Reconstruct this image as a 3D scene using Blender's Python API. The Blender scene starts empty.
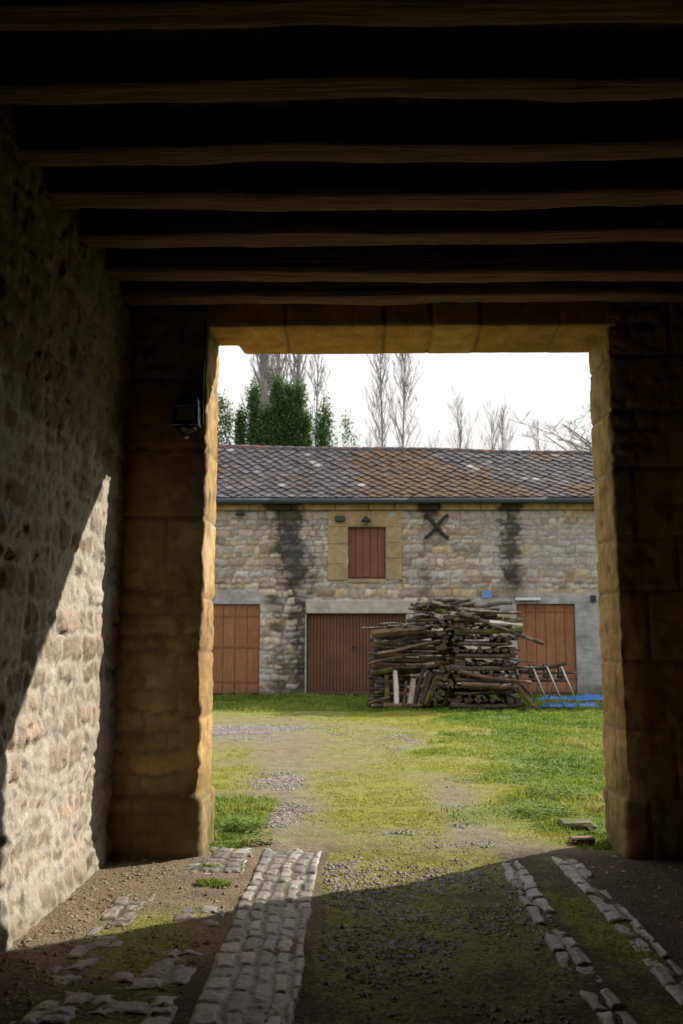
import bpy, math, random
import numpy as np
R = math.radians
random.seed(7); rng = np.random.default_rng(7)
scene = bpy.context.scene
col = scene.collection

# ------------------------------------------------------------------ helpers
def tag(o, label=None, cat=None, group=None, kind=None):
    if label: o['label'] = label
    if cat: o['category'] = cat
    if group: o['group'] = group
    if kind: o['kind'] = kind
    return o
def empty(name, loc=(0, 0, 0), rz=0):
    o = bpy.data.objects.new(name, None); o.empty_display_size = .1
    o.location = loc; o.rotation_euler.z = rz; col.objects.link(o); return o
def link(name, me, parent=None, loc=None):
    o = bpy.data.objects.new(name, me); col.objects.link(o)
    if parent:
        o.parent = parent
        if loc is None: o.location = tuple(-v for v in parent.location)   # meshes are in world metres
    if loc is not None: o.location = loc
    return o
class MB:
    def __init__(s): s.v = []; s.f = []; s.m = []; s.sm = []
    def add(s, vs, fs, mi=0, smooth=False):
        b = len(s.v); s.v += [tuple(map(float, q)) for q in vs]
        for f in fs: s.f.append(tuple(b + i for i in f)); s.m.append(mi); s.sm.append(smooth)
    def box(s, x0, x1, y0, y1, z0, z1, mi=0, bev=0.0, jit=0.0):
        b = min(bev, (x1-x0)*.45, (y1-y0)*.45, (z1-z0)*.45)
        if b <= 0:
            vs = [(x, y, z) for x in (x0, x1) for y in (y0, y1) for z in (z0, z1)]
            fs = [(0, 1, 3, 2), (4, 6, 7, 5), (0, 4, 5, 1), (2, 3, 7, 6), (0, 2, 6, 4), (1, 5, 7, 3)]
            s.add(vs, fs, mi); return
        import itertools
        cx, cy, cz = (x0+x1)/2, (y0+y1)/2, (z0+z1)/2; hx, hy, hz = (x1-x0)/2, (y1-y0)/2, (z1-z0)/2
        vs = []; idx = {}
        for sx, sy, sz in itertools.product((-1, 1), repeat=3):
            j = [random.uniform(-jit, jit) for _ in range(3)]
            for k, (a, c, d) in enumerate([(0, b, b), (b, 0, b), (b, b, 0)]):
                idx[(sx, sy, sz, k)] = len(vs)
                vs.append((cx+sx*(hx-a)+j[0], cy+sy*(hy-c)+j[1], cz+sz*(hz-d)+j[2]))
        I = lambda a, c, d, k: idx[(a, c, d, k)]
        fs = []
        for g in (-1, 1):
            fs.append(tuple(I(g, a, c, 0) for a, c in ((-1, -1), (1, -1), (1, 1), (-1, 1))))
            fs.append(tuple(I(a, g, c, 1) for a, c in ((-1, -1), (1, -1), (1, 1), (-1, 1))))
            fs.append(tuple(I(a, c, g, 2) for a, c in ((-1, -1), (1, -1), (1, 1), (-1, 1))))
        for a in (-1, 1):
            for c in (-1, 1):
                fs.append((I(-1, a, c, 1), I(1, a, c, 1), I(1, a, c, 2), I(-1, a, c, 2)))
                fs.append((I(a, -1, c, 0), I(a, 1, c, 0), I(a, 1, c, 2), I(a, -1, c, 2)))
                fs.append((I(a, c, -1, 0), I(a, c, 1, 0), I(a, c, 1, 1), I(a, c, -1, 1)))
                for d in (-1, 1): fs.append((I(a, c, d, 0), I(a, c, d, 1), I(a, c, d, 2)))
        s.add(vs, fs, mi)
    def tube(s, pts, rad, n=8, mi=0, cap=None, smooth=True, rough=0.0, squash=1.0):
        pts = [np.array(p, float) for p in pts]
        if not hasattr(rad, '__len__'): rad = [rad]*len(pts)
        d0 = pts[-1]-pts[0]; d0 = d0/np.linalg.norm(d0)
        up = np.array((0, 0, 1.)) if abs(d0[2]) < .9 else np.array((1., 0, 0))
        vs = []; ph = [1+random.uniform(-rough, rough) for _ in range(n)]
        for i, p in enumerate(pts):
            d = pts[min(i+1, len(pts)-1)]-pts[max(i-1, 0)]; d = d/(np.linalg.norm(d)+1e-9)
            a = np.cross(d, up); a /= np.linalg.norm(a)+1e-9; b = np.cross(a, d)
            for k in range(n):
                t = 2*math.pi*k/n; r = rad[i]*ph[k]*(1+random.uniform(-rough, rough)*.4)
                vs.append(p+a*math.cos(t)*r+b*math.sin(t)*r*squash)
        fs = [(i*n+k, i*n+(k+1) % n, (i+1)*n+(k+1) % n, (i+1)*n+k) for i in range(len(pts)-1) for k in range(n)]
        s.add(vs, fs, mi, smooth)
        if cap is not None:
            b = len(s.v)-len(vs)
            s.f.append(tuple(b+k for k in range(n))); s.m.append(cap); s.sm.append(False)
            s.f.append(tuple(b+(len(pts)-1)*n+k for k in range(n))); s.m.append(cap); s.sm.append(False)
    def build(s, name, mats, parent=None, loc=None):
        me = bpy.data.meshes.new(name); me.from_pydata(s.v, [], s.f)
        for m in (mats if isinstance(mats, (list, tuple)) else [mats]): me.materials.append(m)
        me.polygons.foreach_set('material_index', s.m); me.polygons.foreach_set('use_smooth', s.sm)
        import bmesh
        bm = bmesh.new(); bm.from_mesh(me); bmesh.ops.recalc_face_normals(bm, faces=bm.faces); bm.to_mesh(me); bm.free()
        me.update()
        return link(name, me, parent, loc)
def arr_mesh(name, V, F, mat, smooth=False, attrs=None):
    """V (n,3), F (m,k) arrays with k = 3 or 4"""
    me = bpy.data.meshes.new(name); n, m, k = len(V), len(F), F.shape[1]
    me.vertices.add(n); me.vertices.foreach_set('co', V.astype(np.float32).ravel())
    me.loops.add(m*k); me.loops.foreach_set('vertex_index', F.astype(np.int32).ravel())
    me.polygons.add(m); me.polygons.foreach_set('loop_start', np.arange(0, m*k, k, dtype=np.int32))
    me.polygons.foreach_set('use_smooth', np.full(m, smooth))
    for nm, a in (attrs or {}).items():
        at = me.attributes.new(nm, 'FLOAT', 'POINT'); at.data.foreach_set('value', a.astype(np.float32).ravel())
    me.materials.append(mat); me.update(calc_edges=True); me.validate(); return me
# value noise
_T = rng.random((256, 256))
def vn(x, y, s=0):
    x = np.asarray(x, float)+s*17.31; y = np.asarray(y, float)+s*9.77
    xi = np.floor(x).astype(int); yi = np.floor(y).astype(int); fx = x-xi; fy = y-yi
    fx = fx*fx*(3-2*fx); fy = fy*fy*(3-2*fy)
    g = lambda a, b: _T[a & 255, b & 255]
    return (g(xi, yi)*(1-fx)+g(xi+1, yi)*fx)*(1-fy)+(g(xi, yi+1)*(1-fx)+g(xi+1, yi+1)*fx)*fy
def fbm(x, y, s=0, o=4):
    t = 0; a = .5; n = 0
    for i in range(o):
        t = t+a*(vn(x*2**i, y*2**i, s+i)-.5); n += a; a *= .5
    return t/n*2      # about -1..1
def sst(a, b, x):
    t = np.clip((x-a)/(b-a), 0, 1); return t*t*(3-2*t)
def masonry(U, Z, ch=(.1, .18), ln=(.15, .4), wob=.02, joint=.02, edge=.03, seed=1, courses=None):
    r = np.random.default_rng(seed)
    Zw = Z+wob*fbm(U*3, Z*3, seed)+wob*.5*fbm(U*11, Z*11, seed+3); Uw = U+wob*fbm(U*3, Z*5, seed+5)+wob*.5*fbm(U*13, Z*13, seed+8)
    z0, z1 = Zw.min()-.2, Zw.max()+.2
    if courses is None:
        zb = [z0]
        while zb[-1] < z1: zb.append(zb[-1]+r.uniform(*ch))
    else: zb = [z0-1]+list(courses)+[z1+1]
    zb = np.array(zb); ci = np.clip(np.searchsorted(zb, Zw)-1, 0, len(zb)-2)
    dz = np.minimum(Zw-zb[ci], zb[ci+1]-Zw); du = np.zeros_like(dz); ids = np.zeros_like(ci)
    u0, u1 = Uw.min()-.5, Uw.max()+.5
    for c in range(len(zb)-1):
        ub = [u0-r.uniform(0, .4)]
        sc = 1 if courses is not None else (zb[c+1]-zb[c])/np.mean(ch)
        while ub[-1] < u1: ub.append(ub[-1]+r.uniform(*ln)*sc)
        ub = np.array(ub); m = ci == c
        if not m.any(): continue
        u = Uw[m]; si = np.clip(np.searchsorted(ub, u)-1, 0, len(ub)-2)
        du[m] = np.minimum(u-ub[si], ub[si+1]-u); ids[m] = c*397+si
    rnd = r.random(1 << 16)[(ids*31) % 65536]; rnd2 = r.random(1 << 16)[(ids*57+11) % 65536]
    d = np.sqrt(np.clip(np.minimum(dz, du), 0, 9)**2) - joint*(.5+.5*vn(U*6, Z*6, seed+9))
    # round corners
    a = np.clip(edge-dz, 0, edge); b = np.clip(edge-du, 0, edge); d = np.minimum(d, edge-np.sqrt(a*a+b*b)-joint*.3)
    h = sst(-.002, edge, d); mort = 1-sst(-.002, joint*.5, d)
    return h, mort, rnd, rnd2
def grid_faces(nu, nv, keep=None):
    i = np.arange(nv-1)[:, None]*nu+np.arange(nu-1)[None, :]
    F = np.stack([i, i+1, i+nu+1, i+nu], -1)
    return F[keep] if keep is not None else F.reshape(-1, 4)
def sheet(name, P, N, D, attrs, mat, parent=None, keep=None, smooth=True):
    V = P+N*D[..., None]; nv, nu = D.shape
    me = arr_mesh(name, V.reshape(-1, 3), grid_faces(nu, nv, keep), mat, smooth, attrs)
    return link(name, me, parent)
def path2(corners, radii, step):
    """rounded polyline -> pts, normals(left-hand side turned -90), arclength, corner distance"""
    pts = []; cor = []
    n = len(corners)
    C = [np.array(c, float) for c in corners]
    for i in range(n):
        if i in (0, n-1): pts.append((C[i], 9)); continue
        a = C[i-1]-C[i]; b = C[i+1]-C[i]; a /= np.linalg.norm(a); b /= np.linalg.norm(b); r = radii[i]
        p0 = C[i]+a*r; p1 = C[i]+b*r
        for t in np.linspace(0, 1, 5):
            q = (1-t)**2*p0+2*t*(1-t)*C[i]+t*t*p1; pts.append((q, 0))
    out = [pts[0][0]]
    for k in range(len(pts)-1):
        p, q = pts[k][0], pts[k+1][0]; L = np.linalg.norm(q-p); st = step(k, (p+q)/2) if callable(step) else step
        m = max(1, int(round(L/st)))
        for j in range(1, m+1): out.append(p+(q-p)*j/m)
    out = np.array(out); T = np.gradient(out, axis=0); T /= np.linalg.norm(T, axis=1)[:, None]
    Nn = np.stack([T[:, 1], -T[:, 0]], 1)
    u = np.concatenate([[0], np.cumsum(np.linalg.norm(np.diff(out, axis=0), axis=1))])
    return out, Nn, u

# ------------------------------------------------------------------ materials
def mat(name, rough=.9, spec=.3):
    m = bpy.data.materials.new(name); m.use_nodes = True; nt = m.node_tree
    b = nt.nodes['Principled BSDF']; b.inputs['Roughness'].default_value = rough
    b.inputs['Specular IOR Level'].default_value = spec
    return m, nt, b
class NG:
    def __init__(s, nt): s.nt = nt; s.co = None
    def n(s, t, **k):
        x = s.nt.nodes.new(t)
        for a, v in k.items(): setattr(x, a, v)
        return x
    def l(s, a, b): s.nt.links.new(a, b)
    def coord(s):
        if not s.co: s.co = s.n('ShaderNodeTexCoord').outputs['Object']
        return s.co
    def noise(s, scale, detail=4, rough=.55, vec=None, stretch=None):
        x = s.n('ShaderNodeTexNoise'); x.inputs['Scale'].default_value = scale
        x.inputs['Detail'].default_value = detail; x.inputs['Roughness'].default_value = rough
        v = vec or s.coord()
        if stretch:
            mp = s.n('ShaderNodeMapping'); mp.inputs['Scale'].default_value = stretch; s.l(v, mp.inputs['Vector']); v = mp.outputs[0]
        s.l(v, x.inputs['Vector']); return x.outputs['Fac']
    def ramp(s, fac, *st):
        x = s.n('ShaderNodeValToRGB'); e = x.color_ramp.elements
        while len(e) < len(st): e.new(.5)
        for i, (p, c) in enumerate(st):
            e[i].position = p; e[i].color = (c, c, c, 1) if not hasattr(c, '__len__') else (*c, 1)
        s.l(fac, x.inputs[0]); return x.outputs[0]
    def mix(s, f, a, b, mode='MIX'):
        x = s.n('ShaderNodeMix', data_type='RGBA', blend_type=mode)
        for sock, v in ((x.inputs[0], f), (x.inputs[6], a), (x.inputs[7], b)):
            if hasattr(v, 'is_linked'): s.l(v, sock)
            elif hasattr(v, '__len__'): sock.default_value = (*v, 1)
            else: sock.default_value = v
        return x.outputs[2]
    def math(s, op, a, b=0.0):
        x = s.n('ShaderNodeMath', operation=op)
        for sock, v in ((x.inputs[0], a), (x.inputs[1], b)):
            if hasattr(v, 'is_linked'): s.l(v, sock)
            else: sock.default_value = v
        return x.outputs[0]
    def attr(s, nm): return s.n('ShaderNodeAttribute', attribute_name=nm).outputs['Fac']
    def bump(s, h, b, st=.5, dist=.01):
        x = s.n('ShaderNodeBump'); x.inputs['Strength'].default_value = st; x.inputs['Distance'].default_value = dist
        s.l(h, x.inputs['Height']); s.l(x.outputs[0], b.inputs['Normal'])
def stone_mat(name, cols, mortar, stain=(.03, .03, .03), plaster=(.3, .3, .3), moss=(.10, .11, .03), bump=.6):
    m, nt, b = mat(name, .92, .15); g = NG(nt)
    c = g.ramp(g.attr('tone'), *[(i/(len(cols)-1), q) for i, q in enumerate(cols)])
    nz = g.noise(7, 6, .62); c = g.mix(1.0, c, g.ramp(nz, (.25, .62), (.75, 1.3)), 'MULTIPLY')
    fine = g.noise(60, 5, .7); c = g.mix(.6, c, g.ramp(fine, (.3, .6), (.7, 1.25)), 'MULTIPLY')
    c = g.mix(g.attr('mortar'), c, g.mix(1.0, mortar, g.ramp(fine, (.3, .7), (.7, 1.2)), 'MULTIPLY'))
    c = g.mix(g.attr('plaster'), c, g.mix(1.0, plaster, g.ramp(g.noise(2.3, 6, .65), (.3, .6), (.7, 1.25)), 'MULTIPLY'))
    if name.startswith('whitish'): c = g.mix(g.attr('bare'), c, g.mix(g.ramp(nz, (.4, 0), (.62, 1)), (.12, .095, .065), (.23, .15, .08)))  # darker unlimed stone high up, with the passage shade painted into its colour
    c = g.mix(g.attr('stain'), c, stain)
    c = g.mix(g.attr('moss'), c, g.mix(g.ramp(fine, (.4, 0), (.6, 1)), moss, tuple(v*.5 for v in moss)))
    g.l(c, b.inputs['Base Color'])
    h = g.math('ADD', g.math('MULTIPLY', nz, 1.2), g.math('MULTIPLY', fine, .7)); g.bump(h, b, bump, .012)
    return m
def simple(name, color, rough=.8, var=.25, scale=12, stretch=None, bump=.3, metallic=0, dist=.004, spec=.3, color2=None, thr=(.45, .6)):
    m, nt, b = mat(name, rough, spec); g = NG(nt); b.inputs['Metallic'].default_value = metallic
    nz = g.noise(scale, 6, .6, stretch=stretch)
    c = g.mix(1.0, color, g.ramp(nz, (.25, 1-var), (.75, 1+var)), 'MULTIPLY')
    if color2: c = g.mix(g.ramp(g.noise(scale*.35, 7, .7, stretch=stretch), (thr[0], 0), (thr[1], 1)), c, color2)
    g.l(c, b.inputs['Base Color']); g.bump(nz, b, bump, dist); return m

M = {}
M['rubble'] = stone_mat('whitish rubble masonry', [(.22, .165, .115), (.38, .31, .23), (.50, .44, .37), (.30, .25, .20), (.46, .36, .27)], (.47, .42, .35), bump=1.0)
M['ashlar'] = stone_mat('golden limestone ashlar', [(.35, .22, .09), (.48, .315, .135), (.41, .265, .11), (.55, .39, .20)], (.26, .18, .10), stain=(.05, .045, .035), plaster=(.34, .30, .25), bump=.6)
M['ochre'] = stone_mat('ochre limestone', [(.46, .25, .085), (.60, .35, .13), (.52, .29, .10), (.64, .40, .17)], (.30, .18, .09), stain=(.05, .045, .035), plaster=(.34, .30, .25), bump=.7)
M['barn'] = stone_mat('weathered barn rubble', [(.27, .22, .17), (.58, .44, .28), (.46, .44, .42), (.70, .62, .49), (.32, .28, .24), (.60, .56, .52)], (.20, .17, .135), stain=(.018, .022, .022), plaster=(.40, .40, .415), bump=.5)
M['beam'] = simple('old oak beam', (.165, .105, .07), .9, .8, 9, (.22, 4, 4), 1.0, dist=.03, color2=(.24, .165, .115), thr=(.55, .75))
M['board'] = simple('ceiling board', (.13, .095, .065), .95, .5, 6, (3, .4, 3), .6, dist=.01)
M['darkboard'] = simple('dark plank', (.05, .04, .03), .9, .4, 6, (6, 6, .5), .5)
M['plainwall'] = simple('dark plaster', (.16, .13, .10), .95, .3, 3)
def painted(name, c, fade):
    m, nt, b = mat(name, .7, .25); g = NG(nt)
    nz = g.noise(5, 6, .6, stretch=(5, 5, .5)); k = g.mix(g.ramp(nz, (.35, 0), (.75, 1)), c, fade)
    k = g.mix(g.ramp(g.noise(25, 6, .7, stretch=(3, 3, .6)), (.64, 0), (.72, .6)), k, (.10, .06, .045))
    k = g.mix(1.0, k, g.ramp(g.noise(1.4, 6, .7), (.3, .70), (.7, 1.2)), 'MULTIPLY')
    pz = g.n('ShaderNodeSeparateXYZ'); g.l(g.n('ShaderNodeNewGeometry').outputs['Position'], pz.inputs[0])
    foot = g.math('ADD', g.math('MULTIPLY', pz.outputs[2], -1.6), g.math('MULTIPLY', g.noise(9, 6, .7, stretch=(4, 4, .6)), 1.6))
    k = g.mix(g.ramp(foot, (.35, 0), (.8, .75)), k, (.085, .065, .05))
    g.l(k, b.inputs['Base Color']); g.bump(nz, b, .3, .003); return m
M['paint_door'] = painted('faded red brown door paint', (.29, .125, .062), (.40, .19, .11))
M['paint_garage'] = painted('dark red garage paint', (.175, .078, .047), (.20, .092, .058))
M['paint_shut'] = painted('dull red shutter paint', (.20, .085, .055), (.235, .105, .07))
M['tan'] = simple('tan dressed limestone', (.40, .29, .165), .9, .28, 5, None, .4, color2=(.26, .22, .17), thr=(.52, .66))
M['concrete'] = simple('pale concrete', (.50, .46, .41), .9, .2, 5, None, .3, color2=(.30, .28, .26), thr=(.55, .7))
M['zinc'] = simple('blue grey zinc gutter', (.05, .066, .085), .9, .3, 8, (.3, 3, 3), .1, metallic=0, spec=.5)
M['iron'] = simple('dark painted iron', (.022, .027, .03), .6, .3, 20, spec=.4)
M['steel'] = simple('galvanised tube', (.55, .57, .62), .35, .15, 20, metallic=.7, spec=.5)
M['blue'] = simple('blue plastic sheet', (.035, .15, .42), .4, .5, 6, None, .5, spec=.5, dist=.01)
M['bluesign'] = simple('blue enamel', (.16, .30, .62), .4, .1, 8, spec=.5)
M['white'] = simple('white painted', (.75, .76, .76), .6, .1, 8)
M['frost'] = simple('frosted lantern glass', (.14, .155, .145), .25, .1, 8, spec=.6)
M['black'] = simple('black plastic', (.012, .012, .014), .35, .1, 8, spec=.5)
M['slab'] = simple('worn flagstone', (.15, .115, .08), .85, .4, 9, None, .8, dist=.01, color2=(.08, .10, .025), thr=(.42, .55))
M['brick'] = simple('reddish broken brick', (.20, .12, .085), .9, .3, 15, None, .7, dist=.008)
M['pebble'] = simple('pebbles', (.27, .25, .225), .85, .6, 14, None, .5)
M['dirtpeb'] = simple('earth crumbs', (.27, .20, .135), .9, .5, 14, None, .5)
M['bark'] = simple('log bark', (.085, .068, .055), .95, .6, 12, None, 1.0, dist=.03, color2=(.12, .115, .07), thr=(.55, .65))
M['bark2'] = simple('grey weathered log', (.19, .165, .14), .95, .6, 12, None, 1.0, dist=.03, color2=(.06, .05, .04), thr=(.42, .54))
M['bark3'] = simple('brown log', (.17, .105, .062), .9, .6, 9, None, 1.0, dist=.03, color2=(.08, .065, .05), thr=(.5, .6))
M['mossbark'] = simple('mossy log bark', (.08, .065, .05), .95, .5, 9, None, 1.0, dist=.03, color2=(.13, .14, .03), thr=(.48, .56))
M['whitelog'] = simple('peeled pale wood', (.66, .63, .60), .8, .2, 9, (3, 3, .5), .5)
M['palelog'] = simple('barkless pale wood', (.40, .34, .27), .85, .4, 9, (3, 3, .5), .6)
M['cut'] = simple('sawn log end', (.13, .095, .07), .9, .5, 14, None, .5, color2=(.07, .06, .05), thr=(.42, .58))
M['treebark'] = simple('bare tree bark', (.30, .285, .275), .95, .3, 5, (1, 1, .3), .6, dist=.02)  # bark paled so its colour carries the distance haze

m, nt, b = mat('leaf evergreen', .45, .5); g = NG(nt)

def blade_mat(name, *st):
    m, nt, b = mat(name, .6, .3); g = NG(nt); g.l(g.ramp(g.attr('tone'), *st), b.inputs['Base Color'])
    tr = g.n('ShaderNodeBsdfTranslucent'); g.l(g.ramp(g.attr('tone'), *st), tr.inputs['Color'])
    mx = g.n('ShaderNodeMixShader'); mx.inputs[0].default_value = .4
    g.l(b.outputs[0], mx.inputs[1]); g.l(tr.outputs[0], mx.inputs[2]); g.l(mx.outputs[0], nt.nodes['Material Output'].inputs[0]); return m
M['grass'] = blade_mat('grass blades', (0, (.07, .14, .018)), (.4, (.16, .25, .03)), (.8, (.30, .35, .06)), (1, (.40, .35, .14)))
M['mossb'] = blade_mat('moss tips', (0, (.12, .18, .012)), (.5, (.27, .30, .022)), (1, (.42, .39, .07)))

M['leaf'] = blade_mat('leaf evergreen', (0, (.035, .08, .022)), (.5, (.075, .14, .035)), (1, (.17, .24, .08)))
# roof tile material
m, nt, b = mat('old diamond roof tile', .85, .25); g = NG(nt); g.co = g.n('ShaderNodeNewGeometry').outputs['Position']
c = g.ramp(g.attr('tone'), (0, (.060, .053, .056)), (.5, (.105, .096, .10)), (.85, (.145, .134, .138)), (1, (.36, .34, .33)))
c = g.mix(1.0, c, g.ramp(g.noise(4, 6, .7), (.3, .65), (.7, 1.3)), 'MULTIPLY')
mk = g.math('ADD', g.noise(1.9, 9, .78), g.math('MULTIPLY', g.attr('moss'), .36))
c = g.mix(g.ramp(mk, (.66, 0), (.74, .92)), c, g.mix(g.ramp(g.noise(3, 5, .6), (.4, 0), (.6, 1)), (.085, .048, .028), (.15, .088, .042)))
c = g.mix(g.ramp(g.noise(9, 5, .7), (.66, 0), (.74, .6)), c, (.33, .32, .32))
g.l(c, b.inputs['Base Color']); g.bump(g.noise(20, 6, .7), b, .6, .02); M['tile'] = m
M['ridge'] = simple('ridge tile', (.26, .15, .11), .9, .4, 6, None, .5, color2=(.12, .11, .12), thr=(.42, .5))

# ground material
m, nt, b = mat('courtyard ground', .95, .2); g = NG(nt)
n9 = g.noise(9, 7, .72); n1, n2, n3 = g.noise(3, 8, .7), g.noise(40, 6, .7), g.noise(160, 3, .7)
vo = g.n('ShaderNodeTexVoronoi'); vo.inputs['Scale'].default_value = 55; g.l(g.coord(), vo.inputs['Vector'])
grav = g.mix(g.ramp(vo.outputs['Color'], (.1, 0), (.9, 1)), (.16, .145, .12), (.34, .31, .27))
grav = g.mix(g.ramp(n2, (.45, 0), (.65, .7)), grav, (.19, .155, .11))
dirt = g.mix(g.ramp(n2, (.35, 0), (.65, 1)), (.17, .12, .078), (.31, .235, .16))
dirt = g.mix(g.ramp(n1, (.4, 0), (.6, .5)), dirt, (.17, .12, .075))
dirt = g.mix(1.0, dirt, g.mix(g.attr('wet_shade'), (1, 1, 1), (.38, .40, .42)), 'MULTIPLY')  # damp soil, darkened further to paint the passage shade into the floor
moss = g.mix(g.ramp(n2, (.35, 0), (.65, 1)), (.115, .14, .015), (.30, .31, .035))
moss = g.mix(g.ramp(n1, (.45, 0), (.62, .6)), moss, (.22, .20, .05))
gr = g.mix(g.ramp(n2, (.35, 0), (.65, 1)), (.07, .105, .02), (.20, .24, .045))
def thr(attrname, w=.6, nn=None):
    a = g.math('ADD', g.math('ADD', g.attr(attrname), g.math('MULTIPLY', g.math('SUBTRACT', nn or n2, .5), 1.3)), g.math('MULTIPLY', g.math('SUBTRACT', n9, .5), 1.3))
    return g.ramp(a, (.5-w/2, 0), (.5+w/2, 1))
c = g.mix(thr('moss'), dirt, moss); c = g.mix(thr('gravel', 1.1), c, grav); c = g.mix(thr('grass'), c, gr)
c = g.mix(1.0, c, g.ramp(n3, (.3, .66), (.7, 1.25)), 'MULTIPLY')
c = g.mix(1.0, c, g.ramp(g.noise(5, 8, .72), (.3, .68), (.7, 1.22)), 'MULTIPLY')
g.l(c, b.inputs['Base Color'])
h = g.math('ADD', n2, g.math('MULTIPLY', g.math('MULTIPLY', vo.outputs['Distance'], -.9), g.ramp(n9, (.45, 0), (.6, 1)))); g.bump(g.math('ADD', h, g.math('MULTIPLY', n9, 1.5)), b, .8, .022); M['ground'] = m
m, nt, b = mat('cobble stone', .50, .55); g = NG(nt)
c = g.ramp(g.attr('tone'), (0, (.13, .11, .095)), (.5, (.225, .195, .175)), (1, (.37, .325, .29)))
c = g.mix(1.0, c, g.ramp(g.noise(18, 6, .7), (.3, .6), (.7, 1.3)), 'MULTIPLY')
soil = g.mix(g.ramp(g.noise(6, 6, .7), (.42, 0), (.58, 1)), (.085, .068, .05), (.10, .105, .03))
c = g.mix(g.ramp(g.math('ADD', g.math('MULTIPLY', g.attr('mortar'), .9), g.math('MULTIPLY', g.math('SUBTRACT', g.noise(9, 6, .7), .5), 2.2)), (.34, 0), (.70, 1)), c, soil)
g.l(c, b.inputs['Base Color']); g.bump(g.noise(45, 6, .7), b, .8, .008); M['cobble'] = m

# ------------------------------------------------------------------ world, sun, camera
SUN = np.array((1, .69, .78)); SUN = SUN/np.linalg.norm(SUN)
elev = math.asin(SUN[2]); az = math.atan2(SUN[0], SUN[1])
w = bpy.data.worlds.new('World'); scene.world = w; w.use_nodes = True; nt = w.node_tree; g = NG(nt)
bg = nt.nodes['Background']; sky = g.n('ShaderNodeTexSky', sky_type='NISHITA'); sky.sun_disc = False
sky.sun_elevation = elev; sky.sun_rotation = az; sky.dust_density = 2.5; sky.air_density = 1.2
gen = g.n('ShaderNodeTexCoord').outputs['Generated']
sp = g.n('ShaderNodeSeparateXYZ'); g.l(gen, sp.inputs[0])
cl = g.noise(2.2, 7, .6, vec=gen, stretch=(1, 1, 2.6))
veil = g.math('ADD', g.math('MULTIPLY', g.ramp(cl, (.35, 0), (.65, 1)), .25), g.ramp(sp.outputs[2], (.0, .85), (.75, .62)))
g.l(g.mix(g.ramp(veil, (0, 0), (1, 1)), sky.outputs[0], g.mix(g.ramp(sp.outputs[2], (.25, 0), (.75, 1)), (7.3, 7.1, 7.0), (11.5, 11.6, 11.9))), bg.inputs[0]); bg.inputs[1].default_value = .10
sl = bpy.data.lights.new('sun', 'SUN'); sl.energy = 4.9; sl.angle = R(.55); sl.color = (1, .925, .82)
so = bpy.data.objects.new('sun', sl); col.objects.link(so)
from mathutils import Vector
so.rotation_euler = Vector(SUN).to_track_quat('Z', 'Y').to_euler(); so.location = (8, 8, 12)
cd = bpy.data.cameras.new('camera'); cam = bpy.data.objects.new('camera', cd); col.objects.link(cam); scene.camera = cam
cam.location = (0, 0, 1.6); P_ = math.atan(125/906); cam.rotation_euler = (math.pi/2+P_, 0, math.atan(14/906*math.cos(P_)))
cd.sensor_fit = 'VERTICAL'; cd.sensor_height = 36; cd.sensor_width = 24; cd.lens = 906/1024*36; cd.clip_end = 1500; cd.clip_start = .05
cd.dof.use_dof = True; cd.dof.focus_distance = 6.5; cd.dof.aperture_fstop = 3.2
vs = scene.view_settings; vs.view_transform = 'Standard'; vs.look = 'None'; vs.exposure = .53; vs.gamma = 1

YN, YF, XL, XR, LZ = 6.95, 7.50, -1.175, 2.0, 4.05     # gateway: near face, far face, jambs, lintel
WL, WR = -1.835, 2.75
YB = 25.28                                             # barn front

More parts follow.
